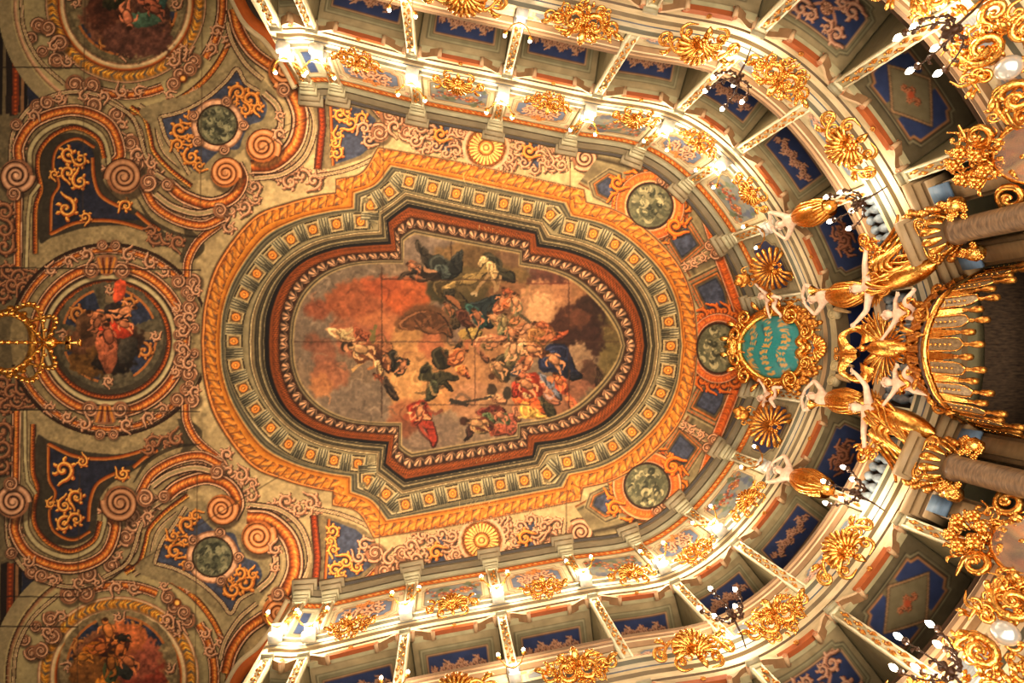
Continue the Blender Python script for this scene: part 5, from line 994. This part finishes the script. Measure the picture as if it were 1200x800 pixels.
def make_putto(pose=0):
    t=empty('putto','-','statue'); J={'pelvis':(0,0,0,.1),'belly':(0,.12,.02,.105),'chest':(0,.24,.0,.095),'neck':(0,.34,0,.05),'head':(0,.44,.02,.09),'top':(0,.53,.02,.075)}; E=[('pelvis','belly'),('belly','chest'),('chest','neck'),('neck','head'),('head','top')]
    P=[(( .26,.3,.12),(.42,.44,.16)),((-.24,.16,.14),(-.34,.0,.24)),((.16,-.16,.16),(.12,-.42,.1)),((-.18,-.1,.14),(-.4,-.3,.1))] if pose==0 else [((.24,.18,.14),(.3,.02,.26)),((-.26,.32,.1),(-.44,.46,.12)),((.2,-.08,.2),(.42,-.2,.1)),((-.12,-.2,.08),(-.16,-.46,.02))]
    for (a,b_),n,sx in zip(P[:2],'lr',(1,-1)):
        J.update({n+'sh':(sx*.12,.29,.02,.048),n+'el':(*a,.036),n+'wr':(*b_,.026)}); E+=[('chest',n+'sh'),(n+'sh',n+'el'),(n+'el',n+'wr')]; hand_edges(J,E,n+'wr',n,np.array(b_)-np.array(a))
    for (a,b_),n,sx in zip(P[2:],'xy',(1,-1)):
        J.update({n+'hip':(sx*.07,-.05,.03,.07),n+'kn':(*a,.055),n+'an':(*b_,.032),n+'ft':(b_[0],b_[1]-.05,b_[2]+.09,.024)}); E+=[('pelvis',n+'hip'),(n+'hip',n+'kn'),(n+'kn',n+'an'),(n+'an',n+'ft')]
    body('body',J,E,M_WHITE,t); face(t,(0,.46,.03),.09,M_WHITE)
    b=MB()
    for sx in (-1,1):
        for k in range(5): leaf3(b,sx*.05,.26,-.1,.24-.02*k,(0.9-.35*k) if sx>0 else math.pi-(.9-.35*k),.16,0,.1)
    b.build('wings',M_GOLDD,t); b=MB(); f=np.linspace(0,1,20); b.tube(np.stack([-.16+.34*f,-.02+.08*np.sin(f*9),.12+.03*np.cos(f*9)],1),.04,6); leaf3(b,.14,-.02,.1,.26,-.9,.22,-.5); b.build('sash',M_GOLD,t); return t
def make_angel(flip=1):
    t=empty('trumpeting_angel','-','statue'); s=flip
    J={'pelvis':(0,0,.05,.15,.12),'waist':(0,.17,.04,.11),'chest':(-.02*s,.38,.04,.14,.11),'neck':(-.02*s,.53,.06,.055),'head':(-.04*s,.63,.1,.09),'top':(-.05*s,.73,.1,.075)}; E=[('pelvis','waist'),('waist','chest'),('chest','neck'),('neck','head'),('head','top')]
    J.update({'ls':(.16*s,.46,.05,.06),'le':(.4*s,.42,.16,.045),'lw':(.55*s,.62,.2,.032),'rs':(-.18*s,.46,.05,.06),'re':(-.36*s,.28,.2,.045),'rw':(-.56*s,.2,.22,.032)}); E+=[('chest','ls'),('ls','le'),('le','lw'),('chest','rs'),('rs','re'),('re','rw')]
    hand_edges(J,E,'lw','l',(.3*s,.9,0)); hand_edges(J,E,'rw','r',(-.9*s,-.1,.2)); body('body',J,E,M_WHITE,t); face(t,(-.04*s,.65,.11),.095,M_GOLDD)
    b=MB(); q=np.random.RandomState(4)
    b.lathe([(.13,.2),(.18,.0),(.2,-.3),(.16,-.55),(.08,-.75),(.001,-.8)],14,(0,0,.04),[(1,0,0),(0,0,1),(0,1,0)])
    for k in range(26):
        a=k/26*2*math.pi; f=np.linspace(0,1,14); r=.13+.11*np.sin(f*2.6+.2*k); b.tube(np.stack([r*np.cos(a+1.4*f)-.25*s*f*f+.05*np.sin(f*8+2*k),.22-(.7+.25*q.rand())*f+.05*np.sin(f*9+k),.04+r*.8*np.sin(a+1.4*f)],1),.034*(1+.5*np.sin(f*7+k))*(1-.5*f),6)
    for k in range(5): f=np.linspace(0,1,18); b.tube(np.stack([-s*(.1+.6*f+.05*k),-.2+.1*k-.6*f*f+.08*np.sin(f*8+k),.1+.12*np.sin(f*5+k*.5)],1),.06*(1-.7*f),6)
    b.build('gilt_drapery',M_GOLD,t)
    b=MB()
    for sx in (-1,1):
        for k in range(6): leaf3(b,sx*.06,.36,-.08,.4-.04*k,(1.15-.25*k) if sx>0 else math.pi-(1.15-.25*k),.11,.0 ,.06)
    b.build('wings',M_GOLDD,t)
    b=MB(); f=np.linspace(0,1,14); P=np.stack([-.06*s-.0*f,.64+.75*f,.22+.25*f],1)
    P=np.stack([(-.04-.16*f)*s+ .55*s*f*0,.62+.7*f,.2+.2*f],1); b.tube(P,.014+.0*f,6); b.tube(P[-4:],[.016,.03,.06,.1],10); b.build('trumpet',M_GOLD,t); return t
def make_eagle():
    t=empty('gilt_eagle','-','statue'); b=MB(); f=np.linspace(0,1,16)
    b.tube(np.stack([0*f,.55-1.0*f,.1+.12*np.sin(f*3.1)],1),.05+.15*np.sin(f*2.9),12); b.ball((0,.62,.16),.09,10); b.tube([(0,.64,.22),(0,.62,.32),(0,.56,.34)],[.04,.028,.006],6); b.build('body',M_GOLD,t)
    for sx in (-1,1):
        b=MB()
        for r_ in range(3):
            for k in range(9):
                a=(.95-.28*k) if sx>0 else math.pi-(.95-.28*k); o=.12+.16*r_; leaf3(b,sx*o*1.2,.28+.08*r_-.07*k*.5,.04-.02*r_,.62-.035*k-.1*r_,a,.085,sx*-.15,.1)
        P=np.array([(sx*(.08+.5*g),.3+.35*math.sin(g*2.2),.06) for g in np.linspace(0,1,10)]); b.tube(P,np.linspace(.08,.03,10),8); b.build('wing',M_GOLD,t)
    b=MB()
    for k in range(9): leaf3(b,0,-.38,.06,.4,-1.57+(k-4)*.17,.1,0,.05)
    b.build('tail',M_GOLD,t)
    b=MB()
    for sx in (-1,1): b.tube([(sx*.08,-.25,.14),(sx*.12,-.45,.2),(sx*.12,-.5,.26)],[.05,.03,.02],6); [b.tube([(sx*.12,-.5,.25),(sx*.12+d,-.55,.34)],[.015,.005],5) for d in (-.04,0,.04)]
    b.build('talons',M_GOLD,t); return t
NUM=['','','','','','','','eighth','ninth']
for sg in (-1,1):
    for k,z,o in ((7,10.42,.3),(8,10.42,.34)):
        place('caryatid',make_caryatid,frame_at(k,sg,z,o),'white caryatid in gold skirt, arms overhead, %s pilaster from stage, %s side'%(NUM[k],SIDE[sg]),'caryatids beside the royal box',1.08)
# round fan shells in the attic bay beside the coat of arms
def make_fan():
    t=empty('gilt_fan_shell','-','gilt ornament'); b=MB(); shell3(b,0,-.1,.1,.5,-.9,math.pi+.9,17,.45); b.build('shell',M_GOLDD,t)
    b=MB(); b.lathe([(.001,.16),(.1,.14),(.15,.02),(.15,-.02)],14,(0,.58,.12)); leaf3(b,0,.5,.12,.36,1.57,.3,0); 
    for a in (-1,1): leaf3(b,0,.48,.1,.32,1.57-a*.7,.2,a*.4); curl3(b,a*.18,.52,.08,.09,0,a,1.2,.3)
    b.build('palmette',M_GOLDD,t); b=MB(); [flower3(b,.1*math.cos(a),-.2+.1*math.sin(a),.3,.06) for a in np.linspace(0,6.28,6)]
    for a in (-1,1): leaf3(b,a*.1,-.5,.12,.3,-1.57+a*.7,.2,-a*.6); curl3(b,a*.34,-.5,.08,.11,3,a,1.3,.3)
    b.build('flower_boss',M_GOLD,t); return t
for sg in (-1,1): place('fan',make_fan,frame_at(7.5,sg,12.35,.3,.85),'round gold fan shell on dark blue panel, %s side of the coat of arms'%SIDE[sg],'gold fan shells',1.0)
# coat of arms
def cen(z,off,tilt=0.,y=0.): 
    m=frame_at(9,1,z,off,tilt); m.translation=m.translation+Vector((0,y,0)); return m
m=cen(12.62,.54,.38)@Matrix.Scale(1.08,4)
t=empty('coat_of_arms','teal heraldic shield with wavy gold lettered bands in a gold scroll frame','coat of arms',mtx=m)
hp=[(-.62,.5),(-.3,.82),(0,.9),(.3,.82),(.62,.5),(.78,.1),(.74,-.3),(.55,-.62),(.28,-.72),(.12,-.62),(0,-.74),(-.12,-.62),(-.28,-.72),(-.55,-.62),(-.74,-.3),(-.78,.1)]
hp=spline(hp,True,5); b=MB(); rings=[]; cc_=np.array((0,.02)); K_=9
G=np.array([[(*(cc_+(p-cc_)*f),.16*(1-f*f)) for p in np.vstack([hp,hp[:1]])] for f in np.linspace(0,.96,26)]); fx,fy=G[...,0],G[...,1]
wav=np.sin((fy+.07*np.sin(fx*7.5))*2*math.pi/.42); txt=(wav>.05)&(np.sin(fx*46+np.floor(fy*5)*2)>-.2)&(np.abs(np.sin((fy+.07*np.sin(fx*7.5))*2*math.pi/.14))>.35)
Cc=np.where(txt[...,None],np.array((176,132,62)),np.array((28,112,112))); Cc=np.where(((wav>-.1)&(wav<.02))[...,None],np.array((16,74,80)),Cc); b.grid(G,Cc); b.build('shield',mat('teal_enamel',paint=True,noise=.2,nscale=20,rough=.35),t,True,True)
b=MB(); P=np.vstack([hp,hp[:1]]); b.tube(np.concatenate([P*1.03,np.full((len(P),1),.04)],1),.085,10); b.tube(np.concatenate([P*1.16,np.full((len(P),1),-.03)],1),.07,8)
for sx in (-1,1):
    for x,y,r,a,d in ((.3,.98,.2,3.3,-1),(.72,.72,.2,2.6,-1),(.86,.05,.16,0,1),(.74,-.5,.22,.5,1),(.34,-.85,.18,0,-1),(.12,1.12,.16,3,1),(.5,.9,.1,0,1)): curl3(b,sx*x,y,.1,r,a if sx>0 else math.pi-a,d*sx,1.6,.34,.5)
    for x,y,a in ((.55,1.05,.9),(.95,.4,.3),(.95,-.2,-.3),(.6,-.8,-.9),(.2,1.25,1.3)): leaf3(b,sx*x*.9,y*.92,.05,.3,a if sx>0 else math.pi-a,.2,sx*.5)
mass(b,.3,.16,10,5,.12); b.build('scroll_frame',M_GOLD,t)
b=MB(); shell3(b,0,1.0,.08,.2,.2,2.9,7); b.build('crest',M_GOLD,t)
b=MB(); shell3(b,0,-1.02,.05,.26,-2.9,-.2,9)
for sx in (-1,1): curl3(b,sx*.26,-1.0,.06,.13,0,sx,1.4,.34,.5)
b.build('lower_shell',M_GOLD,t)
# garlands hanging beside it
for sg in (-1,1):
    b=MB(); q=np.random.RandomState(9)
    for k in range(46):
        f=k/45; x,y,z=(8.5+.1*math.sin(f*6),sg*(1.1-.6*f),12.2-1.1*f); b.ball((x+q.randn()*.05,y+q.randn()*.05,z+q.randn()*.05),.05+.03*q.rand(),6)
    tag(b.build('gilt_garland',M_GOLDD,None),'hanging gold fruit garland under the coat of arms, %s side'%SIDE[sg],'garland','gold garlands under the coat of arms')
    o=place('putto0',lambda:make_putto(0),frame_at(7.9,sg,12.3,.5)@Matrix.Rotation(sg*.25,4,'Z'),'white flying putto beside the teal coat of arms, %s side'%SIDE[sg],'putti beside the coat of arms',.95)
# heavy cornice of the royal box bay
b=MB(); segs=prof((.2,12.1,.24,12.05,WD),(.24,12.05,.24,11.95,(176,168,140)),(.24,11.95,.16,11.86,(106,104,90)),(.16,11.86,.16,11.7,(150,130,96)),(.16,11.7,.12,11.64,(84,96,108)),(.12,11.64,.12,11.5,(186,162,120)),(.12,11.5,.06,11.44,WD),(.06,11.44,.06,11.3,(170,140,104)),(.06,11.3,.02,11.24,(90,80,62)),(.02,11.24,.02,11.05,(176,160,124)),(.02,11.05,-.3,11.05,(130,110,80))); sweeps(b,segs,8.05,9.95)
tag(b.build('royal_cornice',M_WALL,None,True,True),'curved banded stone cornice directly beneath the teal coat of arms','cornice')
for sg in (-1,1):
    t=empty('volute_console','pair of pale scroll brackets under the royal cornice, %s side'%SIDE[sg],'bracket',group='scroll brackets of the royal cornice'); m=np.array(frame_at(8.35,sg,10.95,.1))
    for dx in (0,.34):
        b=MB()
        for zz in (-.06,.06): aa=np.linspace(0,13,44); rr=.13*(1-aa/15); b.tube(np.stack([dx+rr*np.cos(aa),rr*np.sin(aa),np.full(44,zz)],1),.02,5,col=(196,176,130))
        b.lathe([(.001,.07),(.11,.06),(.11,-.1),(.001,-.1)],16,(dx,0,0),col=(206,186,144)); f=np.linspace(0,1,10); b.tube(np.stack([dx+.12-.1*f,-.05-.4*f,0*f-.02],1),.07*(1-.6*f),6,col=(186,150,104)); b.build('scroll',M_WALL,t,True,True,m)
# rail of the royal box and dark windows behind
t=empty('royal_box_parapet','narrow curved rail across the dark opening above the gold eagle','parapet'); b=MB(); sweeps(b,prof((-.22,9.76,.14,9.78,(206,176,136)),(.14,9.78,.1,9.66,(214,186,146)),(.1,9.66,.02,9.6,(150,120,90))),8.06,9.94); b.build('handrail',M_WALL,t,True,True)
for q in range(14):
    b=MB(); p,_,_=plan(8.2+1.6*q/13,1,-.04); b.lathe([(.001,-.1),(.09,-.1),(.09,-.16),(.045,-.24),(.1,-.44),(.09,-.54),(.045,-.64),(.09,-.72),(.09,-.8),(.001,-.8)],12,(*p,9.7)); b.build('baluster',M_MARB,t)
b=MB()
for q in range(5):
    p,_,_=plan(8.3+1.4*q/4,1,-.9); b.box((*p,10.4),(.04,.05,.65),col=(60,64,80))
for z in (9.95,10.4,10.8): sweep(b,[(-.88,z,(70,74,92)),(-.88,z+.06,(70,74,92))],8.1,9.9)
sweep(b,[(-.95,11.02,(30,38,76)),(-.95,9.7,(22,26,48))],8.05,9.95); sweep(b,[(-.3,11.04,(40,52,96)),(-.95,11.04,(40,52,96))],8.05,9.95)
tag(b.build('glazed_screen',M_WALL,None,False,True),'dark blue gridded window screen behind the royal box opening','window screen')
# ribbon crest, eagle, angels, putti and canopy
def ribbon_crest():
    t=empty('gilt_ribbon','curling smooth gold ribbon banner hanging above the eagle','ribbon',mtx=cen(9.5,.85,.1,.12)); b=MB()
    P=spline([(-.2,-.3,.1),(-.42,-.2,.0),(-.5,.02,.02),(-.36,.2,.16),(-.12,.1,.2),(0,.02,.14),(.12,.1,.2),(.36,.2,.16),(.5,.02,.02),(.42,-.2,0),(.2,-.3,.1)],False,6)
    T=np.gradient(P,axis=0); T/=np.linalg.norm(T,axis=1)[:,None]; N=np.cross(T,[0,0,1.]); f=np.linspace(0,1,len(P)); wd=.11+.05*np.cos(f*4*math.pi)
    G=np.array([P+N*(wd*v)[:,None]+np.array([0,0,1.])*(.07*(1-v*v)) for v in np.linspace(-1,1,9)]); b.grid(G); b.grid(G-[0,0,.03])
    b.build('banner',M_GOLD,t); b=MB(); b.tube([(0,.45,.02),(0,.3,.1),(0,.0,.26),(0,-.26,.24)],[.04,.06,.07,.06],10); curl3(b,-.07,.42,.05,.08,0,1,1.2,.3); curl3(b,.07,.42,.05,.08,3.1,-1,1.2,.3); b.build('knot',M_GOLD,t)
ribbon_crest()
o=make_eagle(); o.matrix_world=cen(8.75,.75,.15,.0)@Matrix.Scale(.82,4); tag(o,'gold eagle with spread wings above the canopy of the royal box','statue')
for sg in (-1,1):
    o=make_angel(1 if sg>0 else -1)
    mm=Matrix(((0,0,-1,8.15),(-1,0,0,sg*1.25),(0,1,0,8.72),(0,0,0,1))); o.matrix_world=mm@Matrix.Rotation(-sg*.18,4,'Z')@Matrix.Scale(1.15,4); tag(o,'white trumpeting angel in billowing gold robes, %s side of the eagle'%SIDE[sg],'statue','trumpeting angels')
    mm=Matrix(((0,0,-1,8.1),(-1,0,0,sg*.62),(0,1,0,8.3),(0,0,0,1))); place('putto1',lambda:make_putto(1),mm,'white putto sitting on the canopy rim, %s side of the eagle'%SIDE[sg],'putti on the canopy',.95)
# canopy rim (scalloped), lappets and tassels
ZR=7.62; rim=spline([(10.6,2.35),(9.3,1.52),(8.62,1.22),(8.12,.92),(7.92,.72),(7.76,.35),(7.7,.03),(7.76,-.32),(7.92,-.68),(8.12,-.9),(8.62,-1.2),(9.3,-1.5),(10.6,-2.3)],False,10,(2,4,8,10))
rp,q_,L_=resample(rim,.05)
t=empty('canopy','gold crown canopy with hanging tasselled lappets over the royal box','canopy',(8.4,0,ZR))
off=Vector((-8.4,0,-ZR))
def cb(b,name,m): o=b.build(name,m,t); o.matrix_parent_inverse=Matrix.Translation(off); return o
b=MB(); P3=np.concatenate([rp,np.full((len(rp),1),ZR)],1); b.tube(P3,.055,8); b.tube(P3+[0,0,-.16],.035,8); b.grid(np.array([P3+[.01,0,.02],P3+[.01,0,-.3]]))
cb(b,'rim',M_GOLD); b=MB(); b.tube(P3+[-.03,0,.06],.03*(1+.35*np.sin(np.arange(len(rp))*2.1)),6); cb(b,'rim_rope',M_DARK)
lr,_,_=resample(rim,.17)
for i,(x,y) in enumerate(lr):
    dx,dy=(lr[min(i+1,len(lr)-1)]-lr[max(i-1,0)]); l=math.hypot(dx,dy); tx,ty=dx/l,dy/l; nx,ny=-ty,tx
    if nx>0: nx,ny=-nx,-ny
    X=Vector((tx,ty,0)); N=Vector((nx,ny,0)); L0=.62 if i%2 else .46
    b=MB(); f=np.linspace(0,1,9); wv=.1*np.where(f<.7,1,np.sqrt(np.clip(1-((f-.7)/.3)**2,0,1))) if i%2 else .07*(1-.5*f)
    fold=lambda u:(.03*np.sin(u*3))
    G=np.array([[(x+tx*u*w_+nx*(.03+.04*g),y+ty*u*w_+ny*(.03+.04*g),ZR-.1-L0*g) for u in np.linspace(-1,1,7)] for g,w_ in zip(f,wv)]); b.grid(G)
    b.grid(G-np.array([nx*.02,ny*.02,0])); cb(b,'lappet',M_LAMB if i%2 else M_GOLD)
    if i%2:
        b=MB(); e=np.concatenate([G[:,0],G[::-1,-1]]); b.tube(e+np.array([nx*.01,ny*.01,0]),.013,5); mass_=0
        for k in range(5): b.ball((x+nx*.06,y+ny*.06,ZR-.16-.08*k),.022,5)
        cb(b,'gilt_border',M_GOLD)
    zt=ZR-.1-L0; b=MB(); b.lathe([(.001,.02),(.03,.0),(.035,-.04),(.02,-.07),(.04,-.11),(.055,-.2),(.045,-.27),(.001,-.28)],8,(x+nx*.07,y+ny*.07,zt)); cb(b,'tassel',M_GOLDD)
# crown dome of the canopy
b=MB(); 
for q in range(17):
    a=(q/16-.5)*2*1.35; f=np.linspace(0,1,14); R=1.05; x=8.75-R*math.cos(a)*(1-f)**.75*1.0-.1*f; y=R*1.15*math.sin(a)*(1-f)**.75; z=ZR+.05+1.1*f**1.1+.15*np.sin(f*6); b.tube(np.stack([x,y,z],1),.07*(1-.3*f),6)
for k in range(46):
    a=(RS.rand()-.5)*2.6; f=RS.rand(); R=1.12; p=(8.75-R*math.cos(a)*(1-f)**.75,R*1.15*math.sin(a)*(1-f)**.75,ZR+.1+1.1*f); bb_=MB(); (curl3 if k%2 else (lambda b_,x,y,z,r,a_,*q:leaf3(b_,x,y,z,r*2,a_)))(bb_,0,0,0,.13,RS.rand()*6)
    V=np.concatenate(bb_.v); V=V[:,[2,0,1]]*np.array([-1,1,1])+np.array(p); b.add(V,np.concatenate(bb_.f))
cb(b,'crown_ribs',M_GOLDD)
b=MB(); b.grid(np.array([[(8.9-.98*math.cos(a)*(1-f)**.75-.05,1.1*math.sin(a)*(1-f)**.75,ZR+1.1*f**1.1) for a in np.linspace(-1.5,1.5,24)] for f in np.linspace(0,1,12)])); cb(b,'crown_lining',M_DARK)
# flanking columns of the royal box
for sg in (-1,1):
    t=empty('royal_column','tall stone column with gold scroll capital and broken entablature, %s side of the royal box'%SIDE[sg],'column',group='columns of the royal box'); m=np.array(frame_at(7.52,sg,0,0)); b=MB()
    b.lathe([(.001,7.3),(.22,7.3),(.22,7.22),(.19,7.18),(.2,4),(.22,0),(.22,-1.2)],24,(0,0,.5),[(1,0,0),(0,0,1),(0,1,0)]); b.build('shaft',mat('brown_scagliola',(120,92,64),rough=.4,col2=(70,50,34),nscale=8,stretch=(1,1,4)),t,True,False,m)
    b=MB()
    for sx in (-1,1):
        for zz in (.32,.68): curl3(b,sx*.26,7.62,zz,.13,1.6,-sx,1.7,.3,.3)
    for k in range(12): a=k/12*6.28; bb_=MB(); leaf3(bb_,0,0,0,.34,1.57,.2,.2,.3); V=np.concatenate(bb_.v); c_,s_=math.cos(a),math.sin(a); V=np.stack([V[:,0]*c_+(V[:,2]+.24)*s_,V[:,1]+7.3,-V[:,0]*s_+(V[:,2]+.24)*c_+.5],1); b.add(V,np.concatenate(bb_.f))
    b.build('capital',M_GOLD,t,True,False,m)
    b=MB()
    for z,h,w_,d in ((7.72,.05,.34,.62),(7.82,.06,.3,.56),(7.92,.05,.34,.64),(8.02,.05,.4,.72)): b.box((0,z,d/2-.1),(w_,h,d/2+.1),col=(132,108,78) if h>.05 else (160,134,98))
    for z,h,w_,d in ((7.7,.05,.86,.2),(7.8,.06,.84,.16),(7.92,.05,.88,.22),(8.02,.05,.92,.3)): b.box((0,z,d/2-.1),(w_,h,d/2+.1),col=(128,104,74) if h>.05 else (156,130,94))
    b.box((-.6,7.55,.2),(.14,.16,.03),col=(96,120,146)); b.box((.6,7.55,.2),(.14,.16,.03),col=(96,120,146)); b.build('entablature',M_WALL,t,False,True,m)
    for xx in (-.55,.55):
        b=MB(); b.box((xx,5.,.06),(.2,2.75,.08),col=(120,96,66)); b.box((xx,5.,.15),(.13,2.6,.03),col=(146,118,82)); b.build('side_pilaster',M_WALL,t,False,True,m)
    b=MB(); q=np.random.RandomState(5)
    for xx,z0,z1 in ((-.42,8.05,7.2),(.42,8.05,7.2)):
        for k in range(16): b.ball((xx+q.randn()*.04,z0-(z0-z1)*k/16,.42+.04*q.rand()),.05+.02*q.rand(),7)
    b.build('berry_garland',M_GOLDD,t,True,False,m)
    b=MB(); 
    for xx in (-.4,.4): 
        for k in range(12): flower3(b,xx+q.randn()*.08,7.15+q.randn()*.1,.5+.1*q.rand(),.06)
        b.ball((xx,7.15,.5),.14,8); b.build('flower_bunch',M_GOLD,t,True,False,m); b=MB()
    # gilt trophy below the balustrade and mirror frame at the picture's edge
    t=empty('gilt_mirror','gold framed round mirror with leafwork beside the royal column, %s side'%SIDE[sg],'mirror',mtx=frame_at(7.12,sg,5.85,.3)); b=MB(); aa=np.linspace(0,2*math.pi,40)
    b.tube(np.stack([.42*np.cos(aa),.6*np.sin(aa),0*aa+.06],1),.07,8); mass(b,.6,.75,50,6,.16); [curl3(b,sx*.5,yy,.1,.2,1.6,sx,1.5,.33,.5) for sx in (-1,1) for yy in (-.6,0,.6)]; b.build('carved_frame',M_GOLD,t)
    b=MB(); b.lathe([(.001,.1),(.3,.09),(.42,.05)],24,(0,0,.08),[(1,0,0),(0,1.4,0),(0,0,1)]); b.build('glass',mat('mirror_glass',(214,206,196),rough=.15,metal=.9,nscale=3),t)
    b=MB(); mass(b,.45,.3,40,12,.16); m2=np.array(frame_at(7.05,sg,6.7,.3)); t=empty('gilt_trophy','tangled gold leaf trophy at the corner of the broad coffered box, %s side'%SIDE[sg],'gilt ornament',mtx=Matrix(m2)); b.build('leafwork',M_GOLD,t); [(lambda b,a:(flower3(b,.25*math.cos(a),.2*math.sin(a),.25,.1),b.build('flower',M_GOLD,t)))(MB(),a) for a in np.linspace(0,5.3,6)]
    # gilt draped bracket beside the balustrade
    t=empty('gilt_bracket','leafy gold bracket on the ledge between balustrade and royal column, %s side'%SIDE[sg],'gilt ornament',mtx=frame_at(7.62,sg,8.95,.42)); b=MB(); mass(b,.5,.25,30,3,.16); curl3(b,-.4,0,.1,.16,0,1,1.5,.33); curl3(b,.4,0,.1,.16,3,-1,1.5,.33); b.build('leafwork',M_GOLD,t)
# interior of the royal box
b=MB(); sweeps(b,prof((-.3,8.0,-3,8.0,(70,54,40)),(-3,8,-3,4,(60,44,34))),7.95,10.05); struct(b.build('wall_royal_box',M_WOOD,None,False,True))
b=MB(); b.box((11.1,0,7.4),(.45,4.2,.3)); b.box((10.7,0,7.15),(.1,4.2,.08)); tag(b.build('timber_lintel',M_STONE,None,False),'broad brown timber beam behind the canopy of the royal box','beam')
# hanging gold crown at the stage end
t=empty('gold_crown','open beaded gold crown with cross finial hanging before the stage','crown',mtx=Matrix.Identity(4)); cp=W(34,401,12.2); b=MB(); cv=[(.001,0)]
Rr=.85
for k in range(8):
    a=k/8*2*math.pi; f=np.linspace(0,1,16); hx=cp[0]-.35+1.15*np.sin(f*math.pi*.5)*.55; rad=Rr*np.cos((f*1.0)**1.6*math.pi/2)*(.72+.5*np.sin(f*2.6)*.55); P=np.stack([hx+.0*f,cp[1]+rad*math.cos(a),cp[2]+rad*math.sin(a)],1); b.tube(P,.03,6)
b.build('arches',M_BRASS,t); b=MB()
for k in range(8):
    a=k/8*2*math.pi; f=np.linspace(0,1,10); hx=cp[0]-.35+1.15*np.sin(f*math.pi*.5)*.55; rad=Rr*np.cos((f*1.0)**1.6*math.pi/2)*(.72+.5*np.sin(f*2.6)*.55)+.05; [(lambda b:(b.ball((hx[i]+.02,cp[1]+rad[i]*math.cos(a),cp[2]+rad[i]*math.sin(a)),.05,6),b.build('pearl',M_GOLD,t)))(MB()) for i in range(9)]
b=MB(); aa=np.linspace(0,2*math.pi,50); b.tube(np.stack([np.full(50,cp[0]-.36),cp[1]+.62*np.cos(aa),cp[2]+.62*np.sin(aa)],1),.07,8)
for k in range(12): a=k/12*6.28; b.ball((cp[0]-.36,cp[1]+.7*math.cos(a),cp[2]+.7*math.sin(a)),.07,6)
b.build('circlet',M_BRASS,t); b=MB(); x0=cp[0]+.3; b.ball((x0+.1,cp[1],cp[2]),.13,10); b.box((x0+.42,cp[1],cp[2]),(.22,.035,.035)); b.box((x0+.45,cp[1],cp[2]),(.045,.14,.035)); b.box((x0+.66,cp[1],cp[2]),(.03,.07,.035)); b.build('cross_finial',M_GOLD,t)
# curved proscenium mouldings joining the galleries
for sg in (-1,1):
    t=empty('stage_arch_moulding','orange-banded curved arch moulding at the stage end of the galleries, %s side'%SIDE[sg],'moulding',group='stage arch mouldings')
    base=[(352,98,13.85),(338,72,13.7),(318,44,13.55),(292,20,13.5),(268,-30,13.5)]
    for nm,dd,r,cc in (('band',0,.16,(190,92,34)),('dark_roll',10,.13,(66,52,42)),('edge',-9,.08,(206,180,136)),('dark_band',20,.14,(96,70,52))):
        P=[]
        for x,y,z in base:
            x_,y_=(x+dd*.7,y-dd*.55); 
            if sg>0: x_,y_=x_-8,806-y_
            P.append(W(x_,y_,z))
        b=MB(); b.tube(spline(P,False,8),r,8,col=cc); b.build(nm,M_WALL,t,True,True)
    b=MB(); p,_,_=plan(-.2,sg,0); b.box((p[0]-.02,p[1]+sg*1.2,8),(.05,1.3,6),col=(206,190,150)); struct(b.build('wall_gallery_end_'+SIDE[sg],M_WALL,None,False,True))
    b=MB(); b.box((-8,sg*9.6,6),(4.,.1,8)); struct(b.build('wall_stage_'+SIDE[sg],M_WOOD,None,False))
b=MB(); b.box((-1,0,-1.35),(13,11,.05)); struct(b.build('floor',mat('parquet',(130,96,62),rough=.5,col2=(90,62,40),nscale=6,stretch=(1,8,1)),None,False))
